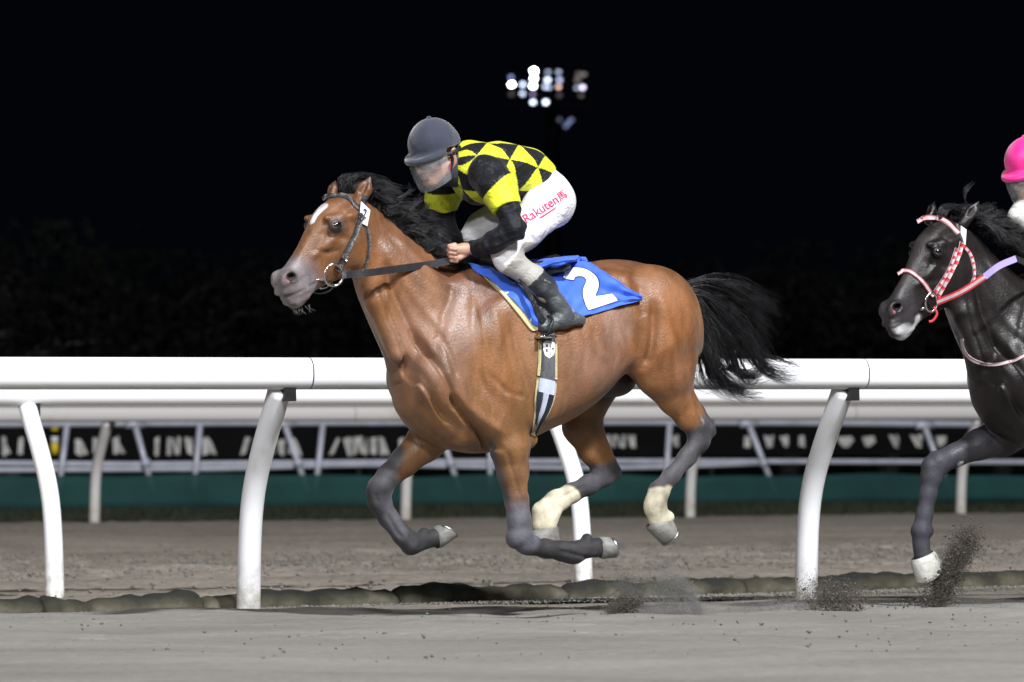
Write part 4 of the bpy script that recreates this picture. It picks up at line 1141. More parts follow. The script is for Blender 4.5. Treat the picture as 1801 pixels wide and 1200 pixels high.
# ---------------------------------------------------------------- the bay
_q = on_ground(930, 1098); F1 = Frame((_q.x, _q.y, 0.0), R(28))
print('bay depth', F1.o.y)
L1 = lambda px, py, y=0.0: F1.L(px, py, y)
FH1 = Frame(F1.M @ Vector(L1(632, 380, 0)), R(41))
LH1 = lambda px, py, y=0.0: FH1.L(px, py, y)
FN, HN, FF, HF = -.15, -.15, .14, .15
legs1 = {
 'near_fore': dict(k=.020, chains=[
    [(L1(885, 735, FN), .095), (L1(896, 785, FN - .01), .084), (L1(902, 830, FN), .066), (L1(909, 880, FN), .050), (L1(913, 915, FN), .048), (L1(914, 940, FN), .050)],
    [(L1(914, 945, FN), .050), (L1(930, 958, FN), .042), (L1(960, 965, FN), .038), (L1(990, 970, FN), .040), (L1(1010, 972, FN), .046)],
    [(L1(1010, 972, FN), .044), (L1(1026, 966, FN), .038), (L1(1050, 963, FN), .042)]],
    lumps=[(L1(903, 948, FN), (.030, .04, .040)), (L1(922, 962, FN), (.035, .038, .028)), (L1(926, 770, FN), (.05, .04, .05)), (L1(1003, 982, FN), (.030, .03, .022)), (L1(1032, 948, FN), (.022, .03, .024))], cuts=[]),
 'far_fore': dict(k=.020, chains=[
    [(L1(800, 730, FF), .09), (L1(748, 778, FF), .080), (L1(712, 812, FF), .060), (L1(684, 838, FF), .050), (L1(668, 860, FF), .050), (L1(667, 882, FF), .046)],
    [(L1(667, 884, FF), .046), (L1(684, 912, FF), .040), (L1(708, 942, FF), .040), (L1(724, 956, FF), .046)],
    [(L1(724, 956, FF), .044), (L1(742, 952, FF), .034), (L1(764, 946, FF), .040)]],
    lumps=[(L1(658, 868, FF), (.030, .04, .042)), (L1(676, 885, FF), (.03, .036, .03)), (L1(720, 963, FF), (.028, .03, .026)), (L1(745, 936, FF), (.022, .028, .020))], cuts=[]),
 'near_hind': dict(k=.026, chains=[
    [(L1(1150, 610, HN), .17), (L1(1172, 655, HN), .125), (L1(1186, 700, HN), .070), (L1(1209, 735, HN), .050), (L1(1230, 757, HN), .048), (L1(1230, 775, HN), .044)],
    [(L1(1128, 620, HN - .02), .10), (L1(1150, 662, HN - .02), .075), (L1(1180, 700, HN), .05)],
    [(L1(1247, 752, HN), .030), (L1(1232, 722, HN), .014), (L1(1196, 680, HN), .050), (L1(1196, 635, HN), .085)],
    [(L1(1230, 775, HN), .042), (L1(1208, 805, HN), .036), (L1(1180, 838, HN), .034), (L1(1160, 862, HN), .040)],
    [(L1(1157, 868, HN), .044), (L1(1152, 888, HN), .044), (L1(1160, 916, HN), .050)]],
    lumps=[(L1(1248, 757, HN), (.028, .03, .036)), (L1(1148, 896, HN), (.034, .038, .034)), (L1(1172, 910, HN), (.034, .036, .030)), (L1(1170, 868, HN), (.014, .018, .016))], cuts=[], flat=((0, 1, 0), .82)),
 'far_hind': dict(k=.026, chains=[
    [(L1(1070, 625, HF), .14), (L1(1030, 700, HF), .105), (L1(1022, 750, HF), .080), (L1(1042, 792, HF), .058), (L1(1062, 822, HF), .048), (L1(1062, 836, HF), .046)],
    [(L1(1080, 830, HF), .030), (L1(1062, 795, HF), .028), (L1(1045, 750, HF), .04)],
    [(L1(1060, 838, HF), .044), (L1(1035, 853, HF), .040), (L1(1005, 868, HF), .039), (L1(985, 878, HF), .042)],
    [(L1(975, 884, HF), .050), (L1(962, 902, HF), .052), (L1(958, 920, HF), .054)]],
    lumps=[(L1(1082, 832, HF), (.026, .03, .032)), (L1(990, 884, HF), (.030, .032, .030)), (L1(948, 900, HF), (.030, .034, .040))], cuts=[], flat=((0, 1, 0), .82)),
}
def bay_cols(v):
    K = lambda px, py, y=0.0: np.array(F1.Mi @ (FH1.M @ Vector(LH1(px - 270 * y, py, y))))
    n = len(v); x, y, z = v.T
    nz = vnoise((x, y, z), 22, 31, 2); nz2 = vnoise((x, y, z), 7, 32, 2)
    base = np.array([0.190, 0.079, 0.027]); c = np.tile(base, (n, 1))
    # darker back and neck ridge, redder flanks
    top = sstep(1.30, 1.62, z + .03 * nz2)[:, None]; c = c * (1 - top * .30)
    c *= (1 + .22 * nz2)[:, None]; c[:, 1:] *= (1 + .12 * vnoise((x, y, z), 5, 39, 2))[:, None]
    def blend(c, m, colr):
        cc = np.array(colr)[None] * (1 + .6 * nz3)[:, None]
        return c * (1 - m[:, None]) + cc * m[:, None]
    nz3 = .6 * vnoise(v.T, 30, 37, 3) + .5 * vnoise(v.T, 85, 38, 2)
    def near_seg(a, b):
        a = np.asarray(a); b = np.asarray(b); ab = b - a; t = np.clip(((v - a) @ ab) / (ab @ ab), 0, 1)
        return np.linalg.norm(v - a - t[:, None] * ab, axis=1), t
    pt = (0.050, 0.047, 0.053)
    # fore legs: dark from the middle of the forearm down
    for pts in (((907, 918), (912, 930), (1010, 972), (1050, 963)), ):
        for (p, q) in zip(pts[:-1], pts[1:]):
            d, t = near_seg(L1(*p, FN), L1(*q, FN)); c = blend(c, 1 - sstep(.055, .17, d + .025 * nz), pt)
    d, t = near_seg(L1(896, 942, FN), L1(915, 948, FN)); c = blend(c, 1 - sstep(.065, .10, d), pt)
    d, t = near_seg(L1(862, 790, FN), L1(884, 880, FN)); c = blend(c, (1 - sstep(.02, .055, d)) * .85, pt)
    for (p, q) in (((672, 872), (715, 945)), ((715, 945), (765, 948)), ((668, 852), (672, 872)), ((690, 800), (664, 850))):
        d, t = near_seg(L1(*p, FF), L1(*q, FF)); lim = .045 if p == (690, 800) else .07
        c = blend(c, 1 - sstep(lim, lim + .03, d + .01 * nz), pt)
    for (p, q, y_) in (((1226, 772), (1160, 862), HN), ((1246, 752), (1234, 780), HN), ((1240, 700), (1256, 750), HN), ((1040, 848), (980, 880), HF), ((1072, 836), (1040, 850), HF), ((1160, 862), (1150, 884), HN)):
        d, t = near_seg(L1(*p, y_), L1(*q, y_)); lim = .022 if p == (1240, 700) else .055
        c = blend(c, 1 - sstep(lim, lim + .035, d + .012 * nz), pt)
    lw = (1 - sstep(.50, .66, z)) * (1 - sstep(.17, .27, c.sum(1))); dn = sstep(-.1, .7, vnoise((x, y, z), 17, 41, 3) + .35 * nz)
    c = c * (1 - (lw * (1 - dn) * .60)[:, None]) + np.array([.055, .056, .070])[None] * (lw * dn)[:, None] * .9
    # white socks
    for (p, q, y_, r_) in (((1152, 892), (1165, 935), HN, .09), ((1170, 868), (1176, 900), HN, .045), ((985, 880), (956, 930), HF, .085), ((1000, 876), (990, 886), HF, .045), ((944, 888), (948, 925), HF, .075)):
        d, t = near_seg(L1(*p, y_), L1(*q, y_)); c = blend(c, 1 - sstep(r_ - .012, r_, d + .014 * nz), (0.55, 0.50, 0.37))
    # head: grey muzzle, dark round the eye, dark ear rims, star
    mz = K(508, 515); d = np.linalg.norm((v - mz) * [1, .8, 1], axis=1)
    c = blend(c, (1 - sstep(.105, .20, d + .02 * nz)) * .92, (0.125, 0.108, 0.115))
    d = np.linalg.norm(v - K(518, 536), axis=1); c = blend(c, (1 - sstep(.02, .06, d)) * .6, (0.34, 0.32, 0.33))
    d, t = near_seg(K(492, 520), K(540, 512)); c = blend(c, (1 - sstep(.012, .05, d)) * .3, (0.36, 0.34, 0.35))
    for sy in (-1, 1):
        d = np.linalg.norm((v - K(568, 397, sy * .095)) * [1, .6, 1.15], axis=1); c = blend(c, (1 - sstep(.018, .062, d)) * .85, (0.07, 0.055, 0.06))
        d = np.linalg.norm(v - K(500, 488, sy * .052), axis=1); c = blend(c, (1 - sstep(.020, .034, d)) * .9, (0.015, 0.01, 0.01))
    d = np.linalg.norm(v - K(494, 494, -.045), axis=1); c = blend(c, (1 - sstep(.005, .014, d)) * .8, (0.42, 0.16, 0.15))
    a, b_ = K(567, 366, -.004), K(549, 390, -.006); d, t = near_seg(a, b_)
    w = .014 + .012 * (1 - t)
    c = blend(c, 1 - sstep(.8, 1.15, (d + .003 * nz) / w) * 1.0, (0.72, 0.68, 0.67))
    for tip in (K(653 - 20, 309, -.075), K(590 + 16, 318, .06)):
        d = np.linalg.norm(v - tip, axis=1); c = blend(c, (1 - sstep(.02, .055, d)) * .8, (0.06, 0.045, 0.04))
    # dark dock and groin skin; shade between the thighs painted in
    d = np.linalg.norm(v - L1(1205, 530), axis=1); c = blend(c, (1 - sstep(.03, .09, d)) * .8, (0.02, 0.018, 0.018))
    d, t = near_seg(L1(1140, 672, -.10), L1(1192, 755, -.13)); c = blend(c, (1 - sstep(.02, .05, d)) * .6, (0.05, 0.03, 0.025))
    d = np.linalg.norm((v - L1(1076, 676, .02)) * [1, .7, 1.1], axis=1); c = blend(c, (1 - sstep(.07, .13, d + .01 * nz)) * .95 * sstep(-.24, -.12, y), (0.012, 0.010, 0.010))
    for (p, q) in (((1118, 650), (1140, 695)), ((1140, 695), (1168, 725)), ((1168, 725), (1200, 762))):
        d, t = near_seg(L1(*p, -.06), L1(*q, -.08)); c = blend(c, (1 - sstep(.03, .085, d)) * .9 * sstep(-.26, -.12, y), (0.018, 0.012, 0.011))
    for (p, q) in (((1238, 705), (1256, 745)), ((1256, 745), (1246, 785)), ((1246, 785), (1225, 800))):
        d, t = near_seg(L1(*p, HN), L1(*q, HN)); c = blend(c, (1 - sstep(.020, .045, d + .008 * nz)) * .9, (0.014, 0.012, 0.014))
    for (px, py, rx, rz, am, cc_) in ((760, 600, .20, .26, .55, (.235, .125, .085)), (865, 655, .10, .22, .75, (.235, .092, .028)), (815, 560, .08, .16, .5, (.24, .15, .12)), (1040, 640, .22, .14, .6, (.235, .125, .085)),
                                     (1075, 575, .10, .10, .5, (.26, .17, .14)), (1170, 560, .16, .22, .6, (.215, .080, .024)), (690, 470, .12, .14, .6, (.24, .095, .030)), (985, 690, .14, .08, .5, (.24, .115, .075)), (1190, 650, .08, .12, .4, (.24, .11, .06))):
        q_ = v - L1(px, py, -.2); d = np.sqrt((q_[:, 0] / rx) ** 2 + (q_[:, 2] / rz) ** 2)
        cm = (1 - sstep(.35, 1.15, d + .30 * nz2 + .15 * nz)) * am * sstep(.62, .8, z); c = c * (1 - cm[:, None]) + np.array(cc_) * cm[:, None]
    # damp dark patches on the withers and shoulder
    for (px, py, r_) in ((800, 490, .10), (850, 520, .07), (835, 560, .05)):
        d = np.linalg.norm((v - L1(px, py, -.13)) * [1, .6, 1], axis=1); c = blend(c, (1 - sstep(r_ * .4, r_ * 1.3, d + .04 * nz)) * .55, (0.075, 0.022, 0.014))
    return c
bay_cols.lid = mat_simple('eyelid_dark', (0.018, 0.015, 0.017), rough=0.4)
ears1 = [(LH1(632, 352, -.055), LH1(653, 309, -.075), .031, (-.75, -.55, .15)), (LH1(582, 347, .052), LH1(590, 317, .062), .027, (-.8, .2, .1))]
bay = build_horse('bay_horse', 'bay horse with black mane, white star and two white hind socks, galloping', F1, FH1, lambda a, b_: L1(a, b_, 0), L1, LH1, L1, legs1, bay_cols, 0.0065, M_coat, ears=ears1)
HOOVES = {'near_fore': ((1058, 983), (1054, 944), (1079, 981), (1069, 944)), 'far_fore': ((774, 964), (762, 929), (801, 945), (768, 923)),
          'near_hind': ((1139, 931), (1181, 911), (1167, 958), (1188, 928)), 'far_hind': ((936, 935), (981, 927), (933, 950), (985, 953))}
HY = dict(near_fore=FN, far_fore=FF, near_hind=HN, far_hind=HF)
for k_, q_ in HOOVES.items(): make_hoof(bay, *[L1(x, y, HY[k_]) for x, y in q_])

# ---------------------------------------------------------------- the black horse
_q = at_depth(1950, 780, 25.15); F2 = Frame((_q.x, _q.y, 0.0), R(28))
bm = lambda x, y: (1700 + (x - 678) * .955, 660 + (y - 660) * .955)
hm = lambda x, y: (1651 + (x - 593) * .90, 444 + (y - 397) * 1.07)
def nm_(x, y):
    t = min(1, max(0, (y - 352) / 250.0 - (x - 640) / 500.0)); a, b_ = hm(x, y), bm(x, y)
    return a[0] + (b_[0] - a[0]) * t, a[1] + (b_[1] - a[1]) * t
P2 = lambda px, py, y=0.0: F2.L(*bm(px, py), y)
N2 = lambda px, py, y=0.0: F2.L(*nm_(px, py), y)
R2 = lambda px, py, y=0.0: F2.L(px, py, y)
FH2 = Frame(F2.M @ Vector(F2.L(1688, 426, 0)), R(41))
LH2 = lambda px, py, y=0.0: FH2.L(*hm(px, py), y)
def remap(lg):
    o = dict(lg); o['chains'] = [[(tuple(conv(p)), r) for p, r in ch] for ch in lg['chains']]; o['lumps'] = [(conv(c), r) for c, r in lg['lumps']]; o['cuts'] = []
    return o
DELTA = P2(900, 620, 0) - L1(900, 620, 0)
conv = lambda p: np.asarray(p) + DELTA
legs2 = {k: remap(legs1[k]) for k in ('near_fore', 'near_hind', 'far_hind')}
legs2['far_fore'] = dict(k=.022, chains=[
    [(R2(1800, 745, .14), .10), (R2(1762, 768, .14), .086), (R2(1722, 782, .14), .066), (R2(1680, 801, .14), .049), (R2(1650, 815, .14), .052), (R2(1638, 838, .14), .046)],
    [(R2(1638, 840, .14), .042), (R2(1632, 870, .14), .036), (R2(1626, 905, .14), .034), (R2(1620, 934, .14), .042)],
    [(R2(1620, 936, .14), .040), (R2(1620, 958, .14), .033), (R2(1623, 976, .14), .040)]],
    lumps=[(R2(1634, 822, .14), (.034, .04, .045)), (R2(1631, 934, .14), (.028, .03, .03))], cuts=[])
def blk_cols(v):
    n = len(v); nz = vnoise(v.T, 22, 31, 2); nz2 = vnoise(v.T, 7, 32, 2)
    c = np.tile(np.array([0.0095, 0.0070, 0.0066]), (n, 1)) * (1 + .15 * nz2)[:, None]
    K = lambda px, py, y=0.0: np.array(F2.Mi @ (FH2.M @ Vector(LH2(px - 270 * y, py, y))))
    def blend(c, m, colr): return c * (1 - m[:, None]) + np.array(colr) * m[:, None]
    def near_seg(a, b):
        a = np.asarray(a); b = np.asarray(b); ab = b - a; t = np.clip(((v - a) @ ab) / (ab @ ab), 0, 1)
        return np.linalg.norm(v - a - t[:, None] * ab, axis=1), t
    pts = ((1735, 778), (1650, 812), (1632, 870), (1620, 936), (1622, 976))
    for (p, q), lim in zip(zip(pts[:-1], pts[1:]), (.055, .07, .07, .07)):
        d, t = near_seg(R2(*p, .14), R2(*q, .14)); c = blend(c, (1 - sstep(lim, lim + .045, d + .015 * nz)) * .85, (0.042, 0.041, 0.052))
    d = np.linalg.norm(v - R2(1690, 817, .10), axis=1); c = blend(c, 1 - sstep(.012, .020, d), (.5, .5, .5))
    mz = K(508, 515); d = np.linalg.norm(v - mz, axis=1); c = blend(c, (1 - sstep(.07, .2, d)) * .6, (0.050, 0.045, 0.05))
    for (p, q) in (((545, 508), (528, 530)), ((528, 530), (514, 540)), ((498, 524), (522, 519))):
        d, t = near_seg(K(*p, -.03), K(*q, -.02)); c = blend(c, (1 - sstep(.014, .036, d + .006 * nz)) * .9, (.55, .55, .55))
    for sy in (-1, 1):
        d = np.linalg.norm(v - K(500, 488, sy * .052), axis=1); c = blend(c, (1 - sstep(.020, .034, d)) * .9, (0.008, 0.006, 0.006))
    d = np.linalg.norm(v - K(494, 494, -.045), axis=1); c = blend(c, (1 - sstep(.006, .014, d)) * .8, (0.42, 0.16, 0.18))
    d, t = near_seg(K(560, 380), K(520, 460)); c = blend(c, (1 - sstep(.02, .06, d)) * .35, (0.07, 0.06, 0.06))
    return c
blk_cols.lid = mat_simple('eyelid_black', (0.02, 0.017, 0.02), rough=0.4)
_i = lambda px, py, y: FH2.L(px, py, y)
ears2 = [(_i(1698, 388, -.060), _i(1723, 352, -.085), .026, (-.6, -.8, .1)), (_i(1634, 382, .050), _i(1644, 354, .060), .026, (-.8, .2, .1))]
blk = build_horse('black_horse', 'black horse at the right photo edge, its head, chest and one foreleg in view', F2, FH2, lambda a, b_: conv(L1(a, b_, 0)), P2, LH2, N2, legs2, blk_cols, 0.0075, M_coat2, ears=ears2)
M_palehoof = mat_simple('pale_hoof', (0.42, 0.41, 0.37), rough=0.5, noise=0.35, nscale=22, bump=0.4, bscale=40)
make_hoof(blk, R2(1604, 992, .14), R2(1645, 971, .14), R2(1617, 1028, .14), R2(1655, 996, .14), w0=.048, w1=.060, mat=M_palehoof)
for k_ in ('near_fore', 'near_hind', 'far_hind'): make_hoof(blk, *[conv(L1(x, y, HY[k_])) for x, y in HOOVES[k_]])
# ================================================================== JOCKEYS
M_vcol = {}
def cloth_mat(name, rough=0.6, sheen=0.3, wr=0.5, spec=0.3):
    mt, nt, b = new_mat(name)
    at = N(nt, 'ShaderNodeAttribute', attribute_name='Col'); tc = N(nt, 'ShaderNodeTexCoord')
    n1 = N(nt, 'ShaderNodeTexNoise'); setin(n1, 'Scale', 9.0); setin(n1, 'Detail', 7.0); nt.links.new(tc.outputs['Object'], n1.inputs['Vector'])
    mr = N(nt, 'ShaderNodeMapRange'); setin(mr, 'From Min', .3); setin(mr, 'From Max', .7); setin(mr, 'To Min', .86); setin(mr, 'To Max', 1.08); nt.links.new(n1.outputs['Fac'], mr.inputs['Value'])
    vm = N(nt, 'ShaderNodeVectorMath', operation='SCALE'); nt.links.new(at.outputs['Color'], vm.inputs[0]); nt.links.new(mr.outputs['Result'], vm.inputs['Scale']); nt.links.new(vm.outputs['Vector'], b.inputs['Base Color'])
    setin(b, 'Roughness', rough); setin(b, 'Sheen Weight', sheen); setin(b, 'Specular IOR Level', spec)
    w = N(nt, 'ShaderNodeTexNoise'); setin(w, 'Scale', 16.0); setin(w, 'Detail', 5.0); setin(w, 'Distortion', 1.2)
    mp = N(nt, 'ShaderNodeMapping'); mp.inputs['Scale'].default_value = (1.0, 0.45, 1.2); nt.links.new(tc.outputs['Object'], mp.inputs['Vector']); nt.links.new(mp.outputs['Vector'], w.inputs['Vector'])
    fine = N(nt, 'ShaderNodeTexNoise'); setin(fine, 'Scale', 600.0); nt.links.new(tc.outputs['Object'], fine.inputs['Vector'])
    b1 = N(nt, 'ShaderNodeBump'); setin(b1, 'Strength', wr); setin(b1, 'Distance', 0.018); nt.links.new(w.outputs['Fac'], b1.inputs['Height'])
    b2 = N(nt, 'ShaderNodeBump'); setin(b2, 'Strength', .15); setin(b2, 'Distance', 0.001); nt.links.new(fine.outputs['Fac'], b2.inputs['Height']); nt.links.new(b1.outputs['Normal'], b2.inputs['Normal']); nt.links.new(b2.outputs['Normal'], b.inputs['Normal'])
    return mt
M_silk = cloth_mat('silk', .48, .08, .95, .22)
M_breech = cloth_mat('breeches_cloth', .62, .05, .7, .22)
M_boot = cloth_mat('boot_leather', .38, .0, .6, .5)
M_skin = mat_simple('skin', (0.42, 0.235, 0.17), rough=0.5, noise=.12, nscale=14, bump=.15, bscale=120)
_b = M_skin.node_tree.nodes['Principled BSDF']; setin(_b, 'Subsurface Weight', 0.12); setin(_b, 'Subsurface Radius', (0.02, 0.008, 0.004)); setin(_b, 'Subsurface Scale', 0.5)
M_helm_grey = mat_simple('helmet_cover', (0.014, 0.018, 0.036), rough=.78, noise=.5, nscale=12, bump=.25, bscale=45, sheen=.5)
M_helm_pink = mat_simple('pink_cap', (0.68, 0.012, 0.22), rough=.5, noise=.10, nscale=14, bump=.35, bscale=22, sheen=.3)
M_blackcloth = mat_simple('black_strap', (0.015, 0.015, 0.018), rough=.55, noise=.2)
M_collar = mat_simple('grey_collar', (0.030, 0.033, 0.045), rough=.8, noise=.2, nscale=20, bump=.4, bscale=40)
M_metal = mat_simple('steel', (0.62, 0.60, 0.62), rough=.22, metal=1.0, noise=.06)
M_redcord = mat_simple('red_cord', (0.30, 0.02, 0.03), rough=.5)
mt, nt, b = new_mat('tinted_visor'); setin(b, 'Base Color', (0.42, 0.43, 0.45, 1)); setin(b, 'Roughness', 0.25); setin(b, 'Alpha', 0.48); setin(b, 'Specular IOR Level', .6); M_visor = mt
_tc = N(nt, 'ShaderNodeTexCoord'); _n = N(nt, 'ShaderNodeTexNoise'); setin(_n, 'Scale', 16.0); setin(_n, 'Detail', 6.0); nt.links.new(_tc.outputs['Object'], _n.inputs['Vector'])
_m = N(nt, 'ShaderNodeMapRange'); setin(_m, 'From Min', .35); setin(_m, 'From Max', .7); setin(_m, 'To Min', .10); setin(_m, 'To Max', .34); nt.links.new(_n.outputs['Fac'], _m.inputs['Value']); nt.links.new(_m.outputs['Result'], b.inputs['Alpha'])
mt, nt, b = new_mat('clear_goggle'); setin(b, 'Base Color', (0.75, 0.78, 0.72, 1)); setin(b, 'Roughness', 0.08); setin(b, 'Alpha', 0.35); M_goggle = mt

def jockey(F_, LJ, thH, label, style):
    """LJ(px,py,y): points of the photograph of the first jockey; style: colours"""
    j = Horse(); j.F = F_
    lo = LJ(690, 600, .0) * [1, 0, 1] + [-.12, -.40, -.03]; hi = LJ(1040, 190, .0) * [1, 0, 1] + [.10, .40, .05]
    root = empty('person', F_.M @ Vector(LJ(925, 470, 0)), F_.th, label, 'person')
    j.root = root
    H = .0042
    def out(fld, name, mat, colfn=None):
        v, q = fld.mesh()
        W_ = F_.to_world(v)
        c = None
        if colfn is not None:
            cc = np.asarray(colfn(v)); c = np.concatenate([np.broadcast_to(cc, (len(v), 3)), np.ones((len(v), 1))], 1)
        o = mesh_obj(name, W_, q, mat, root, colors=c)
        return o, W_, q
    # head frame: a forward, b to the far side, c up
    Hc = Vector(LJ(764, 265, 0)); Hw = F_.M @ Hc
    dth = thH - F_.th; tau = R(17)
    Rz = np.array([[math.cos(dth), -math.sin(dth), 0], [math.sin(dth), math.cos(dth), 0], [0, 0, 1]])
    fw = Rz @ np.array([-math.cos(tau), 0, -math.sin(tau)]); up = Rz @ np.array([-math.sin(tau), 0, math.cos(tau)]); sd = Rz @ np.array([0, 1, 0])
    A = np.array([fw, sd, up]).T
    K = lambda a, b_, c: np.array(Hc) + A @ np.array([a, b_, c])
    S = {}
    def mir(px, py, y):           # the same place on the far side
        return LJ(px - 2 * 196 * abs(y), py, abs(y))
    # ---- skin body: one continuous surface
    f = Field(lo, hi, H)
    f.ell(K(0, 0, .02), (.094, .074, .098), k=.02, rot=A)
    f.ell(K(.035, 0, -.055), (.060, .058, .072), k=.02, rot=A)
    f.cone(K(.02, 0, -.10), K(.062, 0, -.118), .040, .024, k=.02)
    f.ell(K(.066, 0, -.122), (.018, .020, .016), k=.012, rot=A)
    f.cone(K(.090, 0, -.022), K(.112, 0, -.062), .009, .0125, k=.010)
    f.cone(K(.098, -.010, -.066), K(.098, .010, -.066), .008, .008, k=.008)
    f.cone(K(.082, -.034, -.008), K(.090, 0, -.004), .008, .008, k=.010); f.cone(K(.082, .034, -.008), K(.090, 0, -.004), .008, .008, k=.010)
    f.cone(K(.088, -.018, -.086), K(.094, 0, -.084), .0065, .007, k=.006); f.cone(K(.088, .018, -.086), K(.094, 0, -.084), .0065, .007, k=.006)
    f.cone(K(.086, -.016, -.097), K(.091, 0, -.098), .0065, .007, k=.006); f.cone(K(.086, .016, -.097), K(.091, 0, -.098), .0065, .007, k=.006)
    for s_ in (-1, 1):
        f.ell(K(.062, s_ * .040, -.052), (.020, .020, .018), k=.018, rot=A)
        f.ell(K(.086, s_ * .030, -.026), (.014, .015, .010), k=.008, rot=A, mode='sub')
        f.cone(K(-.032, s_ * .078, -.010), K(-.020, s_ * .075, -.052), .014, .009, k=.006, flat=(sd, .6))
        f.ell(K(-.026, s_ * .088, -.022), (.008, .010, .012), k=.004, rot=A, mode='sub')
        f.cone(K(.0, s_ * .052, -.075), K(.055, s_ * .022, -.118), .018, .015, k=.025)
    f.cone(K(-.02, 0, -.06), LJ(815, 290, 0), .055, .062, k=.03)
    f.cone(LJ(845, 300, 0), LJ(885, 303, 0), .105, .100, k=.05, flat=((0, 1, 0), 1.25)); f.cone(LJ(885, 303, 0), LJ(925, 308, 0), .10, .085, k=.05, flat=((0, 1, 0), 1.2))
    f.cone(LJ(925, 308, 0), LJ(948, 340, 0), .085, .09, k=.05, flat=((0, 1, 0), 1.2))
    arms = {-1: [(LJ(862, 306, -.175), .062), (LJ(885, 352, -.25), .046), (LJ(905, 402, -.31), .039), (LJ(866, 428, -.235), .034), (LJ(830, 437, -.13), .023)],
            1: [(mir(862, 306, .175), .062), (LJ(778, 352, .22), .047), (LJ(780, 395, .25), .040), (LJ(795, 425, .18), .034), (LJ(800, 446, .10), .024)]}
    for s_, ch in arms.items():
        f.chain(ch, k=.02)
        w = np.array(ch[-1][0]); d = np.array([-1, -.06 * s_, -.10]); d /= np.linalg.norm(d)
        kn = w + d * .085
        f.chain([(w, .023), (w + d * .035 + [0, 0, -.002], .026), (kn, .024)], k=.012, flat=((0, .55, -.80) if s_ < 0 else (0, -.55, -.80), 1.0))
        for i in range(4):
            st = np.array([.004 + .003 * i, s_ * -.006 * (i - 1.5) - s_ * .004, .022 - .0165 * i])
            k0 = kn + st; ln = [.024, .027, .025, .020][i]
            p1 = k0 + np.array([-ln, -s_ * .004, -.006]); p2 = p1 + np.array([-.004, s_ * .020, -.010]); p3 = p2 + np.array([.018, s_ * .012, -.004])
            f.chain([(k0, .0105), (p1, .0092), (p2, .0086), (p3, .0080)], k=.0035)
        t0 = w + d * .03 + np.array([0, 0, -.022]); t1 = t0 + np.array([-.030, s_ * .008, -.016]); t2 = t1 + np.array([-.022, s_ * .006, -.004])
        f.chain([(t0, .013), (t1, .0105), (t2, .0088)], k=.006)
    j.grip = np.array(arms[-1][-1][0]) + np.array([-.105, .010, -.030]); j.grip_far = np.array(arms[1][-1][0]) + np.array([-.105, -.010, -.030])
    legs = {-1: [(LJ(958, 358, -.115), .082), (LJ(920, 402, -.17), .066), (LJ(888, 444, -.205), .047), (LJ(894, 458, -.21), .044), (LJ(936, 489, -.24), .036), (LJ(976, 532, -.27), .032), (LJ(996, 553, -.275), .030), (LJ(966, 570, -.275), .024)],
            1: [(mir(958, 358, .115), .082), (mir(920, 402, .17), .066), (mir(888, 444, .205), .047), (mir(894, 458, .21), .044), (mir(936, 489, .24), .036), (mir(976, 532, .27), .032), (mir(996, 553, .275), .030), (mir(966, 570, .275), .024)]}
    for ch in legs.values(): f.chain(ch, k=.02)
    out(f, 'body', M_skin)
    # ---- jersey
    wr = lambda X, Y, Z: .0045 * vnoise((X, Y * .5, Z), 30, 71, 2) + .003 * vnoise((X, Y, Z), 70, 72)
    base = Field(lo, hi, H)
    base.cone(LJ(824, 288, 0), LJ(845, 302, 0), .088, .122, k=.04, flat=((0, 1, 0), 1.15))
    base.cone(LJ(845, 303, 0), LJ(885, 305, 0), .128, .118, k=.05, flat=((0, 1, 0), 1.28)); base.cone(LJ(885, 305, 0), LJ(925, 310, 0), .118, .104, k=.05, flat=((0, 1, 0), 1.22))
    base.cone(LJ(925, 310, 0), LJ(950, 338, 0), .104, .10, k=.05, flat=((0, 1, 0), 1.2))
    jer = base.copy()
    if style.get('ruff'): jer.cone(LJ(772, 348, 0), LJ(826, 305, 0), .085, .13, k=.05); jer.cone(LJ(752, 352, 0), LJ(775, 350, 0), .065, .09, k=.04)
    jer.plane(LJ(941, 326, 0), LJ(972, 352, 0) - LJ(930, 318, 0))
    jer.displace(lambda X, Y, Z: wr(X, Y, Z) + .006 * np.maximum(0, np.sin((X * .5 + Z * .9) * 60 + 2 * vnoise((X, Y, Z), 9, 5))) * sstep(.0, .12, -(Z - LJ(850, 325, 0)[2])))
    ax0, ax1 = LJ(812, 290, 0), LJ(945, 322, 0); axd = (ax1 - ax0) / np.linalg.norm(ax1 - ax0); upv = np.cross(np.array([0, 1, 0]), axd)
    if upv[2] < 0: upv = -upv
    def jer_col(v):
        if style['plain'] is not None: return np.tile(style['plain'], (len(v), 1))
        r = v - ax0; u = r @ axd; ang = np.arctan2(-r[:, 1], r @ upv); w = ang * .145
        h_ = .112
        d1 = w / h_ + .35; d2 = (u * .80 + w * .5) / h_ + .15; d3 = d2 - d1
        par = (np.floor(d1) + np.floor(d2) + np.floor(d3 * 1.0)) % 2
        c = np.where(par[:, None] > .5, np.array([[.66, .70, .035]]), np.array([[.007, .0075, .010]]))
        return c
    o, W_, q = out(jer, 'jersey', M_silk, jer_col)
    j.jersey = BVHTree.FromPolygons([tuple(p) for p in W_], q.tolist())
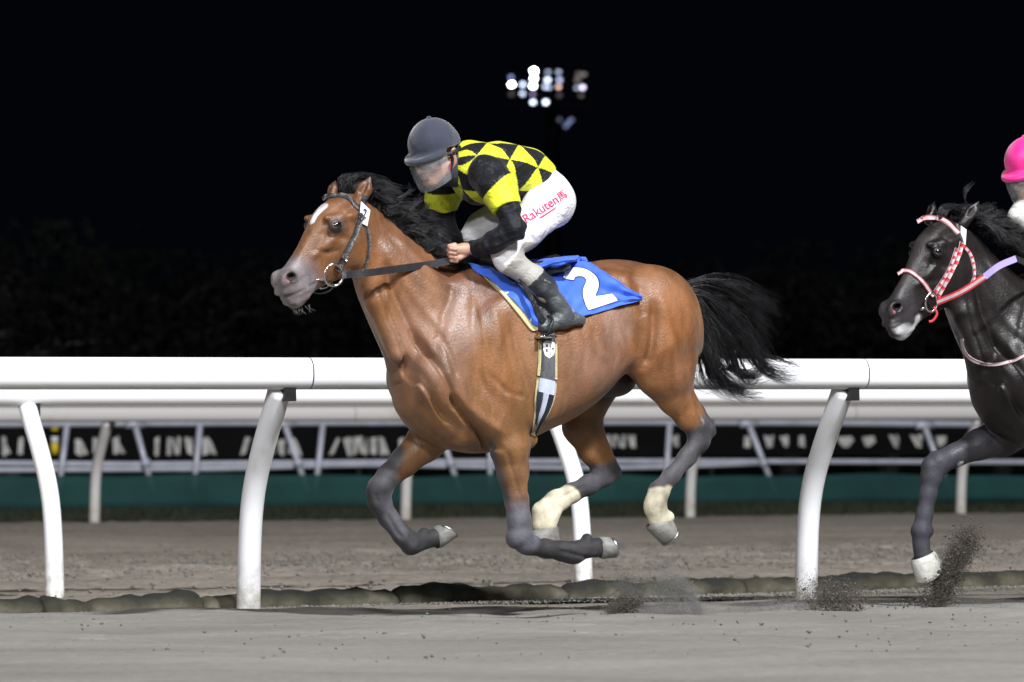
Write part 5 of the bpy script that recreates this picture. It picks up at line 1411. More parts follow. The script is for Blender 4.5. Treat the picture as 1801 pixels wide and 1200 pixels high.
    # short silk sleeves, cap black with a yellow band
    for s_ in (-1, 1):
        ch = arms[s_]; fs = Field(lo, hi, H)
        a0, a1, a2 = np.array(ch[0][0]), np.array(ch[1][0]), np.array(ch[2][0])
        st = a0 + (a1 - a0) * .0 + [-.0, s_ * -.02, .0]
        en = a1 + (a2 - a1) * .34
        fs.chain([(st, .082), (a0 + (a1 - a0) * .5, .076), (a1, .064), (a1 + (a2 - a1) * .6, .060)], k=.03)
        ad = (a2 - a0) / np.linalg.norm(a2 - a0)
        fs.plane(en, ad)
        fs.displace(lambda X, Y, Z: wr(X, Y, Z) * 1.2)
        L_ = np.linalg.norm(en - a0)
        def scol(v):
            if style['plain'] is not None: return np.tile(style['plain'], (len(v), 1))
            t = ((v - a0) @ ad) / L_ + .35 * (v[:, 0] - (a0[0] + (v[:, 2] - a0[2]) / (a1[2] - a0[2] + 1e-9) * (a1[0] - a0[0]))) / .1 * .6
            return np.where((t > .40)[:, None], np.array([[.66, .70, .035]]), np.array([[.007, .0075, .010]]))
        out(fs, 'sleeve', M_silk, scol)
        fu = Field(lo, hi, H)
        fu.chain([(p, r + .010) for p, r in ch[1:]], k=.02)
        fu.plane(a1 + (a2 - a1) * .1, -ad); w = np.array(ch[-1][0]); dd = w - np.array(ch[-2][0]); fu.plane(w + dd / np.linalg.norm(dd) * .004, dd)
        fu.displace(lambda X, Y, Z: .006 * vnoise((X, Y * .6, Z), 62, 75, 2) + .003 * vnoise((X, Y, Z), 120, 76))
        out(fu, 'undersleeve', M_breech, lambda v: np.tile(style['under'], (len(v), 1)))
    # ---- breeches
    fb = Field(lo, hi, H)
    fb.cone(LJ(935, 318, 0), LJ(950, 345, 0), .107, .112, k=.04, flat=((0, 1, 0), 1.2))
    fb.ell(LJ(968, 354, -.085), (.105, .095, .112), k=.04); fb.ell(mir(968, 354, .085), (.105, .095, .112), k=.04)
    fb.plane(LJ(937, 324, 0), LJ(930, 318, 0) - LJ(972, 352, 0))
    for s_ in (-1, 1):
        m_ = (lambda px, py, y: LJ(px, py, -y)) if s_ < 0 else mir
        fb.chain([(m_(962, 360, .115), .100), (m_(922, 404, .17), .078), (m_(888, 445, .205), .055)], k=.04)
        fb.chain([(m_(888, 445, .205), .055), (m_(895, 458, .21), .056), (m_(938, 488, .24), .049), (m_(962, 515, .26), .044)], k=.02)
    fb.displace(lambda X, Y, Z: .0035 * vnoise((X, Y * .6, Z), 22, 81, 2) + .0028 * vnoise((X, Y, Z), 60, 82) + .006 * np.abs(vnoise((X, Y, Z), 75, 83)) * np.exp(-((X - LJ(880, 448, -.24)[0]) ** 2 + (Z - LJ(880, 448, -.24)[2]) ** 2) / .05 ** 2))
    kn = LJ(888, 450, -.21); shn = LJ(938, 488, -.25)
    def bcol(v):
        d = (shn - kn) / np.linalg.norm(shn - kn); t = (v - kn) @ d
        m_ = sstep(.028, .034, t) * (v[:, 2] < LJ(900, 430, 0)[2])
        return np.array(style['breech'])[None] * (1 - m_[:, None]) + np.array([.36, .34, .315])[None] * m_[:, None]
    o, W_, q = out(fb, 'breeches', M_breech, bcol)
    j.breeches = BVHTree.FromPolygons([tuple(p) for p in W_], q.tolist()); j.breech_obj = o
    # ---- boots
    for s_ in (-1, 1):
        m_ = (lambda px, py, y: LJ(px, py, -y)) if s_ < 0 else mir
        bt = Field(lo, hi, H)
        bt.chain([(m_(936, 486, .25), .053), (m_(960, 508, .262), .050), (m_(978, 532, .272), .041), (m_(990, 548, .275), .042)], k=.02)
        bt.chain([(m_(1010, 560, .275), .031), (m_(990, 562, .275), .038), (m_(966, 571, .275), .030), (m_(956, 575, .275), .026)], k=.02, flat=((0, 1, 0), .95))
        bt.chain([(m_(1020, 563, .275), .026), (m_(1004, 566, .275), .026)], k=.01)
        a = m_(941, 487, .25); n_ = m_(938, 484, .25) - m_(962, 511, .26); bt.plane(a, n_)
        bt.displace(lambda X, Y, Z: .004 * vnoise((X, Y, Z), 48, 91, 2) + .003 * np.abs(vnoise((X, Y, Z), 95, 92)))
        def btcol(v):
            nz = vnoise(v.T, 40, 95, 3)
            return np.array([.026, .029, .033])[None] * (1 + .9 * np.clip(nz, 0, 1))[:, None] + np.array([.04, .045, .045])[None] * sstep(.1, .8, vnoise(v.T, 16, 96))[:, None]
        out(bt, 'boot', M_boot, btcol)
        # stirrup iron
        c = m_(955, 575, .275); pts = []
        for k in range(16):
            a_ = 2 * PI * k / 16; pts.append(Vector(c + np.array([.012 * math.sin(a_), .047 * math.cos(a_), .010 + .044 * math.sin(a_) + (.012 if math.sin(a_) > 0 else 0)])))
    # ---- helmet with peak
    fhm = Field(np.array(Hc) - .2, np.array(Hc) + .2, .004)
    fhm.ell(K(-.002, 0, .030), (.114, .098, .108), k=.0, rot=A)
    fhm.cone(K(-.075, 0, .012), K(-.084, 0, .006), .038, .028, k=.04, flat=(sd, 1.7))
    fhm.plane(K(0, 0, .010), A @ np.array([.02, 0, -1]))
    rimpts = []
    for k in range(40):
        a_ = 2 * PI * k / 40; ca, sa = math.cos(a_), math.sin(a_)
        rimpts.append(K(-.004 + .121 * ca, .1015 * sa, -.009 - .12 * (.121 * ca)))
    for p, q_ in zip(rimpts, rimpts[1:] + rimpts[:1]): None
    pk = [K(-.004 + (.116 + .026 * max(0, math.cos(a_)) ** .5) * math.cos(a_), (.098 + .004) * math.sin(a_), -.001 - .004 * math.cos(a_) - .012 * max(0, math.cos(a_))) for a_ in np.linspace(-1.25, 1.25, 20)]
    for p, a_ in zip(pk, np.linspace(-1.25, 1.25, 20)): fhm.cone(K(-.004 +   .106 * math.cos(a_), .090 * math.sin(a_),   .010), p, .006, .0035, k=.010)
    for p, q_ in zip(pk[:-1], pk[1:]): fhm.cone(p, q_, .0035, .0035, k=.022)
    fhm.ell(K(-.01, 0, .141), (.010, .010, .006), k=.006, rot=A)
    fhm.displace(lambda X, Y, Z: .0016 * vnoise((X, Y, Z), 40, 101, 2))
    out(fhm, 'helmet', style['helmet'])
    # ---- collar / neck cloth
    fc = Field(np.array(Hc) - .25, np.array(Hc) + .28, .005)
    fc.cone(K(-.030, 0, -.070), LJ(815, 292, 0), .066, .074, k=.03)
    fc.cone(K(.0, 0, -.112), LJ(806, 308, 0), .040, .050, k=.03)
    fc.plane(K(-.02, 0, -.052), A @ np.array([.75, 0, 1])); fc.plane(LJ(816, 292, 0), axd)
    fc.displace(lambda X, Y, Z: .0035 * vnoise((X, Y, Z), 60, 105, 2))
    out(fc, 'collar', style['collar'])
    # chin strap
    for s_ in (-1, 1):
        P_ = [K(-.005, s_ * .084, -.014), K(-.012, s_ * .082, -.045), K(.005, s_ * .070, -.085), K(.038, s_ * .045, -.125), K(.050, s_ * .0, -.142)]
        MB().tube([F_.M @ Vector(p) for p in smooth_path(P_, 4)], .009, 8, flat=(1, .5)).build('chin_strap', M_blackcloth, root)
    MB().tube([F_.M @ Vector(p) for p in smooth_path([K(.006, -.080, -.058), K(.010, -.078, -.080), K(.022, -.066, -.100)], 3)], .004, 6).build('strap_cord', M_redcord, root)
    # ---- goggles and face shield
    def arc(a_, rx, ry, c, x0=0.0): return K(x0 + rx * math.cos(a_), ry * math.sin(a_), c)
    v = []; fq = []; nu, nv = 28, 7
    for i in range(nu + 1):
        a_ = -1.25 + 2.5 * i / nu
        hgt = .026 * (1 - .35 * abs(a_) / 1.25) * (1 - .30 * math.exp(-(a_ / .16) ** 2))
        for k in range(nv + 1):
            c = -.024 + hgt * (1 - 2 * k / nv) * .9
            v.append(arc(a_, .103, .079, c, .004))
    for i in range(nu):
        for k in range(nv): q_ = i * (nv + 1) + k; fq.append((q_, q_ + 1, q_ + nv + 2, q_ + nv + 1))
    o = mesh_obj('goggles', F_.to_world(v), fq, M_goggle, root); mo = o.modifiers.new('t', 'SOLIDIFY'); mo.thickness = .0025
    rim = [v[i * (nv + 1)] for i in range(nu + 1)] + [v[i * (nv + 1) + nv] for i in range(nu, -1, -1)]
    MB().tube([F_.M @ Vector(p) for p in rim], .0028, 6, closed=True).build('goggle_rim', M_metal, o)
    for s_ in (-1, 1):
        MB().tube([F_.M @ Vector(K(.03, s_ * .081, -.022)), F_.M @ Vector(K(-.03, s_ * .094, -.012)), F_.M @ Vector(K(-.07, s_ * .086, -.004))], .007, 8, flat=(.35, 1)).build('goggle_strap', M_blackcloth, o)
    v = []; fq = []; nu, nv = 30, 10
    for i in range(nu + 1):
        a_ = -1.30 + 2.60 * i / nu
        bot_ = -.146 + .030 * (abs(a_) / 1.30) ** 1.5
        for k in range(nv + 1):
            t = k / nv; c = -.012 + (bot_ + .012) * t; sh = .006 + .006 * math.sin(PI * t) - .028 * t
            v.append(arc(a_, .128 + sh, .102 + sh * .4, c - .008 * math.cos(a_), -.004))
    for i in range(nu):
        for k in range(nv): q_ = i * (nv + 1) + k; fq.append((q_, q_ + 1, q_ + nv + 2, q_ + nv + 1))
    o = mesh_obj('face_shield', F_.to_world(v), fq, M_visor, root); mo = o.modifiers.new('t', 'SOLIDIFY'); mo.thickness = .002
    j.K = K; j.LJ = LJ
    return j

M_red = mat_simple('red_print', (0.62, 0.02, 0.10), rough=.6, noise=.05)
def text_mesh(s_, size=1.0, bold=0.0, font_res=4):
    cu = bpy.data.curves.new('t', 'FONT'); cu.body = s_; cu.size = size; cu.offset = bold; cu.resolution_u = font_res
    o = bpy.data.objects.new('t', cu); col.objects.link(o)
    dg = bpy.context.evaluated_depsgraph_get(); me = bpy.data.meshes.new_from_object(o.evaluated_get(dg))
    v = [tuple(p.co) for p in me.vertices]; f = [tuple(p.vertices) for p in me.polygons]
    bpy.data.objects.remove(o); bpy.data.meshes.remove(me); bpy.data.curves.remove(cu)
    return np.array(v), f
def project_print(v2, f, to_px, bvh, off, name, mat, parent, back=.0015):
    """flat lettering laid on a surface: v2 in its own plane, to_px maps to the photograph"""
    W_ = []; last = None
    for p in v2:
        px, py = to_px(p[0], p[1]); hit = bvh.ray_cast(C_, ray(px, py))
        if hit[0] is None:
            d = last if last else 24.0; q = at_depth(px, py, d); W_.append((q, -c_fwd))
        else:
            last = hit[0].y; n_ = hit[1] if hit[1].dot(c_fwd) < 0 else -hit[1]; W_.append((hit[0], n_))
    pts = [tuple(q + n_ * off) for q, n_ in W_]
    return mesh_obj(name, pts, f, mat, parent, smooth=False)
J1 = jockey(F1, L1, R(46), 'jockey in a yellow and black jersey, grey helmet and white breeches on the bay',
            dict(plain=None, under=(.007, .0075, .011), breech=(.80, .78, .80), helmet=M_helm_grey, collar=M_collar))
# lettering on the thigh
def thigh_map(x, y):
    a = R(33.5)
    return 925 + x * math.cos(a) - y * math.sin(a), 394 - x * math.sin(a) - y * math.cos(a)
tv, tf = text_mesh('Rakuten', 22.5, .35)
print('text width', tv[:, 0].max())
kx = 70.0 / tv[:, 0].max()
project_print(tv, tf, lambda x, y: thigh_map(x * kx, y), J1.breeches, .0022, 'lettering', M_red, J1.root)
tv, tf = text_mesh('馬', 17.0, .25)
project_print(tv, tf, lambda x, y: thigh_map(x + 71.5, y + 1.0), J1.breeches, .0022, 'lettering', M_red, J1.root)
ul = [(24, -5.5), (26, -3.8), (56, -4.2), (60, -3.2), (58, -6.0), (28, -6.3)]
project_print(np.array([(x, y, 0) for x, y in ul]), [(0, 1, 2, 3, 4, 5)], thigh_map, J1.breeches, .0024, 'lettering_underline', M_red, J1.root)

M_fleece = mat_simple('white_fleece', (0.68, 0.66, 0.62), rough=.9, noise=.15, nscale=40, bump=.8, bscale=60)
J2 = jockey(F2, lambda px, py, y=0.0: F2.L(px + 1046, py + 30, y), R(46), 'jockey with a bright pink cap and white jersey, cut off by the right photo edge',
            dict(plain=(.66, .65, .62), under=(.60, .60, .58), breech=(.80, .78, .80), helmet=M_helm_pink, collar=M_fleece, ruff=True))
# ================================================================== TACK
M_blue = mat_simple('saddlecloth_blue', (0.030, 0.115, 0.62), rough=.65, noise=.12, nscale=8, bump=.5, bscale=16, sheen=.3)
M_pad = mat_simple('cream_pad', (0.52, 0.46, 0.25), rough=.8, noise=.12, nscale=30, bump=.3, bscale=90)
M_leather = mat_simple('black_leather', (0.014, 0.014, 0.016), rough=.36, noise=.3, nscale=30, bump=.3, bscale=70)
M_white = mat_simple('white_print', (0.80, 0.80, 0.82), rough=.5, noise=.04)
M_navy = mat_simple('navy_outline', (0.012, 0.02, 0.09), rough=.6)
M_web = mat_simple('girth_webbing', (0.075, 0.075, 0.085), rough=.55, noise=.25, nscale=60, bump=.4, bscale=220)
M_pale = mat_simple('pale_elastic', (0.42, 0.46, 0.56), rough=.55, noise=.08, nscale=40)
M_navyel = mat_simple('navy_elastic', (0.012, 0.014, 0.030), rough=.6)
M_worn = mat_simple('worn_bridle_leather', (0.055, 0.052, 0.055), rough=.35, noise=.55, nscale=55, bump=.6, bscale=90)
M_grip = mat_simple('rubber_rein', (0.012, 0.012, 0.015), rough=.55, noise=.2, nscale=50, bump=.5, bscale=260)

def hitpx(bvh, px, py, last=None):
    h_ = bvh.ray_cast(C_, ray(px, py))
    if h_[0] is None: return None
    n_ = h_[1] if h_[1].dot(c_fwd) < 0 else -h_[1]
    return h_[0], n_
def resample(pts, n):
    P_ = np.array([np.asarray(p, float) for p in smooth_path([np.array(p, float) for p in pts], 8)])
    d = np.r_[0, np.cumsum(np.linalg.norm(np.diff(P_, axis=0), axis=1))]; t = np.linspace(0, d[-1], n)
    return np.stack([np.interp(t, d, P_[:, k]) for k in range(P_.shape[1])], 1)
def patch(bvh, A_, B_, nu, nv, off, thick, name, mat, parent, lift=None, edge=True, smoothn=2):
    """sheet lying on a body between two curves seen in the photograph"""
    a = resample(A_, nu); b = resample(B_, nu); P_ = np.zeros((nu, nv, 3)); Nn = np.zeros((nu, nv, 3)); ok = np.zeros((nu, nv), bool)
    for i in range(nu):
        for k in range(nv):
            q = a[i] + (b[i] - a[i]) * k / (nv - 1); r = hitpx(bvh, q[0], q[1])
            if r: P_[i, k] = r[0]; Nn[i, k] = r[1]; ok[i, k] = True
            else: P_[i, k] = (q[0], q[1], -1)
    for _ in range(3):
        for i in range(nu):
            for k in range(nv):
                if not ok[i, k]:
                    nb = [(i + x, k + y) for x in (-1, 0, 1) for y in (-1, 0, 1) if 0 <= i + x < nu and 0 <= k + y < nv and ok[i + x, k + y]]
                    q = a[i] + (b[i] - a[i]) * k / (nv - 1)
                    dep = np.mean([P_[n_][1] for n_ in nb]) if nb else P_[ok][:, 1].mean()
                    P_[i, k] = at_depth(q[0], q[1], dep); Nn[i, k] = np.mean([Nn[n_] for n_ in nb], axis=0) if nb else -np.array(c_fwd)
        ok[:] = True
    for _ in range(smoothn):
        Nn[1:-1] = (Nn[:-2] + 2 * Nn[1:-1] + Nn[2:]) / 4; Nn[:, 1:-1] = (Nn[:, :-2] + 2 * Nn[:, 1:-1] + Nn[:, 2:]) / 4
    Nn /= np.linalg.norm(Nn, axis=2)[..., None] + 1e-9
    o_ = off if lift is None else off + np.array([[lift(i / (nu - 1), k / (nv - 1)) for k in range(nv)] for i in range(nu)])[..., None]
    T_ = P_ + Nn * o_; Bm = P_ + Nn * (o_ - thick)
    v = np.vstack([T_.reshape(-1, 3), Bm.reshape(-1, 3)]); n = nu * nv; f = []
    for i in range(nu - 1):
        for k in range(nv - 1):
            q = i * nv + k; f.append((q, q + nv, q + nv + 1, q + 1)); f.append((n + q, n + q + 1, n + q + nv + 1, n + q + nv))
    ring = [i * nv for i in range(nu)] + [(nu - 1) * nv + k for k in range(1, nv)] + [i * nv + nv - 1 for i in range(nu - 2, -1, -1)] + [k for k in range(nv - 2, 0, -1)]
    for p, q in zip(ring, ring[1:] + ring[:1]): f.append((p, q, n + q, n + p))
    o = mesh_obj(name, v, f, mat, parent); o['_grid'] = 1
    del o['_grid']
    return o, T_
def strip(bvh, pts, w, n, off, thick, name, mat, parent, **kw):
    """strap of width w (px) along a curve of the photograph"""
    c = resample(pts, n); t = np.gradient(c, axis=0); t /= np.linalg.norm(t, axis=1)[:, None]; m_ = np.stack([-t[:, 1], t[:, 0]], 1)
    return patch(bvh, [tuple(p) for p in c + m_ * w / 2], [tuple(p) for p in c - m_ * w / 2], n, 3, off, thick, name, mat, parent, **kw)
def wstrap(F_, pts3, width, thick, name, mat, parent, updir=(0, 0, 1)):
    """free hanging strap through local points, its width along updir"""
    P_ = [F_.M @ Vector(p) for p in smooth_path(pts3, 8)]; up = (F_.M.to_3x3() @ Vector(updir)).normalized(); v = []; f = []
    for i, p in enumerate(P_):
        d = (P_[min(i + 1, len(P_) - 1)] - P_[max(i - 1, 0)]).normalized(); s_ = (up - d * up.dot(d)).normalized(); nn = d.cross(s_)
        v += [p + s_ * width / 2 + nn * thick / 2, p - s_ * width / 2 + nn * thick / 2, p - s_ * width / 2 - nn * thick / 2, p + s_ * width / 2 - nn * thick / 2]
    for i in range(len(P_) - 1):
        for k in range(4): f.append((i * 4 + k, i * 4 + (k + 1) % 4, i * 4 + 4 + (k + 1) % 4, i * 4 + 4 + k))
    f += [(0, 1, 2, 3), tuple(len(v) - 4 + k for k in (3, 2, 1, 0))]
    return mesh_obj(name, v, f, mat, parent, smooth=False)
def mirror_obj(o, F_, name=None):
    """the same piece on the far side of the horse (mirrored through its middle plane)"""
    M_ = wm(o); R_ = F_.M @ Matrix.Scale(-1, 4, (0, 1, 0)) @ F_.Mi
    v = np.array([tuple(R_ @ (M_ @ p.co)) for p in o.data.vertices]); f = [tuple(reversed(p.vertices)) for p in o.data.polygons]
    return mesh_obj(name or o.name.split('.')[0], v, f, o.data.materials[0], o.parent)

def wline(o):
    return o
# ---- saddlecloth, pad, saddle, girth of the bay
B1 = bay.bvh
sc = empty('saddlecloth', F1.M @ Vector(L1(950, 470, 0)), F1.th, 'blue saddlecloth with a large white number 2 under the racing saddle', 'saddlecloth')
topc = [(828, 472), (850, 476), (880, 478), (920, 479), (955, 470), (980, 462), (1010, 459), (1040, 470), (1075, 492), (1126, 527)]
botc = [(832, 478), (862, 497), (890, 521), (918, 549), (936, 573), (952, 576), (985, 570), (1015, 561), (1045, 553), (1085, 541), (1127, 530)]
cl, T_ = patch(B1, topc, botc, 64, 26, .016, .005, 'cloth', M_blue, sc, lift=lambda u, v_: .004 * math.sin(u * 31 + v_ * 5) * v_ + .010 * max(0, u - .8) / .2 + .003 * math.sin(u * 70 + v_ * 9) + (.006 * math.sin(v_ * 12) if u > .5 else 0))
mirror_obj(cl, F1, 'cloth')
# the part over the back joins both sides
rowN = T_[:, 0]; rw = []; f = []
Rf = F1.M @ Matrix.Scale(-1, 4, (0, 1, 0)) @ F1.Mi
nb = 7
for i in range(len(rowN)):
    a = Vector(rowN[i]); b_ = Rf @ a
    for k in range(nb):
        t = k / (nb - 1); rw.append(a.lerp(b_, t) + UP * (.012 * math.sin(PI * t)))
for i in range(len(rowN) - 1):
    for k in range(nb - 1): q = i * nb + k; f.append((q, q + 1, q + nb + 1, q + nb))
o = mesh_obj('cloth', rw, f, M_blue, sc); mo = o.modifiers.new('t', 'SOLIDIFY'); mo.thickness = .005
# white tape at the peak
strip(B1, [(980, 459), (992, 456)], 4, 6, .024, .003, 'tape', M_white, sc)
# number 2
two = [(632, 210), (633, 193), (640, 176), (652, 163), (670, 156), (695, 153), (722, 156), (750, 163), (778, 176), (800, 192), (813, 210), (820, 230), (820, 250), (814, 272), (805, 292), (802, 306),
       (840, 300), (888, 292), (905, 308), (921, 326), (860, 346), (800, 366), (765, 377), (750, 350), (740, 322), (735, 296), (736, 272), (744, 250), (752, 232), (752, 216), (744, 205), (728, 199), (708, 199), (692, 206), (688, 220), (660, 216)]
two = [(780 + x / 3, 420 + y / 3) for x, y in two]
def poly_fill(poly, step):
    """triangulated fine grid of a polygon in px"""
    from mathutils.geometry import delaunay_2d_cdt
    pts = [Vector((x, y)) for x, y in poly]; n = len(pts)
    out_ = []
    for i in range(n):
        a, b_ = pts[i], pts[(i + 1) % n]; m_ = max(1, int((b_ - a).length / step))
        out_ += [a.lerp(b_, k / m_) for k in range(m_)]
    nb_ = len(out_); xs = [p.x for p in out_]; ys = [p.y for p in out_]
    extra = [Vector((x, y)) for x in np.arange(min(xs) + step / 2, max(xs), step) for y in np.arange(min(ys) + step / 2, max(ys), step)]
    r = delaunay_2d_cdt(out_ + extra, [], [list(range(nb_))], 1, 1e-4)
    return [(p.x, p.y, 0) for p in r[0]], [tuple(t) for t in r[2]]
bv_cloth = BVHTree.FromPolygons([tuple(p) for p in T_.reshape(-1, 3)], [(i * 26 + k, i * 26 + 26 + k, i * 26 + 27 + k, i * 26 + 1 + k) for i in range(63) for k in range(25)])
def grow(poly, d):
    n = len(poly); o_ = []
    ar = sum(poly[i][0] * poly[(i + 1) % n][1] - poly[(i + 1) % n][0] * poly[i][1] for i in range(n)); sg = 1 if ar > 0 else -1
    for i in range(n):
        a, b_, c = poly[i - 1], poly[i], poly[(i + 1) % n]
        t1 = Vector((b_[0] - a[0], b_[1] - a[1])).normalized(); t2 = Vector((c[0] - b_[0], c[1] - b_[1])).normalized(); t = (t1 + t2).normalized()
        o_.append((b_[0] + t.y * d * sg, b_[1] - t.x * d * sg))
    return o_
two_s = [tuple(p) for p in resample(two + [two[0]], 110)[:-1]]
v_, f_ = poly_fill(grow(two, 1.6), 3.0); project_print(v_, f_, lambda x, y: (x, y), bv_cloth, .0012, 'number_outline', M_navy, sc)
v_, f_ = poly_fill(two, 3.0); project_print(v_, f_, lambda x, y: (x, y), bv_cloth, .0024, 'number', M_white, sc)
# cream pad showing along the front edge
pd, _t = patch(B1, [(836, 474), (857, 494), (886, 524), (913, 556), (933, 581), (944, 582)], [(850, 474), (880, 500), (905, 525), (925, 550), (942, 572), (948, 574)], 40, 5, .010, .008, 'pad', M_pad, sc)
mirror_obj(pd, F1, 'pad')

sad = empty('racing_saddle', F1.M @ Vector(L1(905, 470, 0)), F1.th, 'small black racing saddle with stirrups and a webbing girth, on the blue cloth', 'saddle')
# seat
fs = Field(L1(820, 500, 0) * [1, 0, 1] + [-.05, -.2, -.02], L1(1000, 430, 0) * [1, 0, 1] + [.05, .2, .03], .005)
st = [(818, 474, .05), (838, 463, .06), (865, 464, .075), (900, 469, .10), (935, 468, .125), (962, 460, .13), (977, 455, .11)]
for (x0, y0, w0), (x1, y1, w1) in zip(st[:-1], st[1:]):
    fs.cone(L1(x0, y0 + 4, 0), L1(x1, y1 + 4, 0), .022, .022, k=.02)
    for sy in (-1, 1):
        fs.cone(L1(x0 + 196 * w0 * .9 * -sy * -1 * (1 if sy < 0 else -1) * (1 if sy < 0 else 1), y0 + 14, sy * w0 * .8), L1(x1 + 196 * w1 * .9 * (1 if sy < 0 else -1), y1 + 14, sy * w1 * .8), .016, .016, k=.05)
    fs.cone(L1(x0, y0 + 6, 0), L1(x1, y1 + 6, 0), .024, .024, k=.03, flat=((0, 1, 0), 3.2))
v, q = fs.mesh(); mesh_obj('seat', F1.to_world(v), q, M_leather, sad)
MB().tube([F1.M @ Vector(p) for p in smooth_path([L1(963, 452, 0), L1(974, 452, -.02), L1(983, 458, -.05), L1(985, 470, -.085)], 4)], .006, 8).build('cantle_rim', M_leather, sad)
fl, _t = patch(B1, [(866, 478), (893, 500), (922, 520), (940, 550), (946, 574)], [(905, 470), (940, 486), (965, 510), (975, 540), (972, 572)], 30, 8, .030, .006, 'flap', M_leather, sad)
mirror_obj(fl, F1, 'flap')
ed, _t = strip(B1, [(880, 487), (906, 506), (928, 530), (943, 556), (950, 574)], 1.6, 26, .0325, .003, 'flap_piping', M_pale, sad)
# stirrup leathers and irons
for sy in (-1, 1):
    q = (lambda px, py, y: L1(px, py, -y)) if sy < 0 else (lambda px, py, y: L1(px - 392 * y, py, y))
    wstrap(F1, [q(912, 482, .235), q(932, 520, .285), q(948, 552, .298), q(957, 566, .300)], .024, .005, 'stirrup_leather', M_leather, sad, updir=(1, 0, -.3))
    c = q(958, 577, .285); pts = []
    for k in range(20):
        a_ = 2 * PI * k / 20; pts.append(F1.M @ Vector(c + np.array([.020 * math.sin(a_) , .056 * math.cos(a_), .040 * math.sin(a_) + (.008 if math.sin(a_) > 0 else -.004)])))
    MB().tube(pts, .007, 8, closed=True).build('stirrup_iron', M_leather, sad)
    a, b_ = F1.M @ Vector(c + [-.035, 0, -.037]), F1.M @ Vector(c + [.035, 0, -.037])
    MB().tube([a, b_], .016, 10, flat=(2.8, .5)).build('stirrup_tread', M_metal, sad)
# girth, following the barrel
gL = [(947, 566), (946, 610), (945, 650), (941, 690), (939, 725), (934, 764)]; gR = [(978, 568), (979, 610), (979, 650), (977, 690), (965, 725), (938, 768)]
def lerp_edges(a, b_, u0, u1, n=12):
    A_, B_ = resample(a, n), resample(b_, n); return [tuple(p) for p in A_ + (B_ - A_) * u0], [tuple(p) for p in A_ + (B_ - A_) * u1]
def sub(c, t0, t1, n=12):
    P_ = resample(c, 60); return [tuple(p) for p in P_[int(t0 * 59):int(t1 * 59) + 1:4]] + [tuple(P_[int(t1 * 59)])]
gi = {}
for nm, u0, u1, t0, t1, off, mt_ in (('girth_pad', 0, 1, .18, .49, .008, M_pad), ('girth_pad', 0, .98, .495, 1, .008, M_pad), ('girth_webbing', .14, .86, .05, .52, .013, M_web),
                                    ('girth_elastic', .13, .88, .50, .62, .014, M_pale), ('girth_elastic', .38, .62, .60, .97, .0135, M_pale), ('girth_elastic', .10, .36, .60, .90, .0125, M_navyel), ('girth_elastic', .64, .90, .60, .985, .0125, M_navyel)):
    a, b_ = lerp_edges(gL, gR, u0, u1, 40); o, _t = patch(B1, sub(a, t0, t1), sub(b_, t0, t1), 22, 5, off, .005, nm, mt_, sad)
    mirror_obj(o, F1, nm)
# emblem on the girth: a small shield-shaped badge with two strokes
sh = [(953, 604), (959, 600), (966, 601), (973, 604), (974, 616), (972, 625), (964, 631), (956, 626), (953, 616)]
v_, f_ = poly_fill(sh, 3); project_print(v_, f_, lambda x, y: (x, y), B1, .0145, 'badge', M_white, sad)
for pl in ([(957, 607), (961, 606), (961, 611), (958, 612)], [(957, 615), (961, 614), (961, 620), (958, 621)], [(965, 605), (966, 605), (966, 626), (965, 626)], [(968, 613), (972, 613), (972, 616), (968, 616)]):
    v_, f_ = poly_fill(pl, 3); project_print(v_, f_, lambda x, y: (x, y), B1, .0158, 'badge_mark', M_web, sad)

# ---- bridles
def ring_obj(F_, c, ax_u, ax_v, ru, rv, rad, name, mat, parent):
    pts = [F_.M @ Vector(np.asarray(c) + np.asarray(ax_u) * ru * math.cos(a) + np.asarray(ax_v) * rv * math.sin(a)) for a in [2 * PI * k / 24 for k in range(24)]]
    return MB().tube(pts, rad, 8, closed=True).build(name, mat, parent)
br = empty('bridle', bay.F.M @ Vector(bay.hb(625, 350)), F1.th, 'worn dark leather bridle with a silver bit ring and black reins on the bay', 'bridle')
strip(B1, [(567, 350), (582, 345), (600, 345), (616, 351), (633, 370)], 7.5, 26, .006, .004, 'browband', M_worn, br)
strip(B1, [(634, 376), (627, 403), (616, 428), (604, 452), (592, 476)], 9.5, 30, .008, .005, 'cheekpiece', M_worn, br)
strip(B1, [(607, 447), (603, 455)], 12, 5, .013, .006, 'buckle', M_metal, br)
strip(B1, [(596, 463), (593, 470)], 12, 5, .013, .006, 'buckle', M_metal, br)
strip(B1, [(632, 372), (640, 356), (641, 345)], 8, 10, .008, .004, 'headpiece', M_worn, br)
o, _t = strip(B1, [(638, 380), (645, 405), (648, 432), (645, 458), (638, 474)], 5, 26, .007, .004, 'throat_lash', M_worn, br)
strip(B1, [(633, 379), (634.5, 386)], 7, 4, .014, .006, 'buckle', M_metal, br)
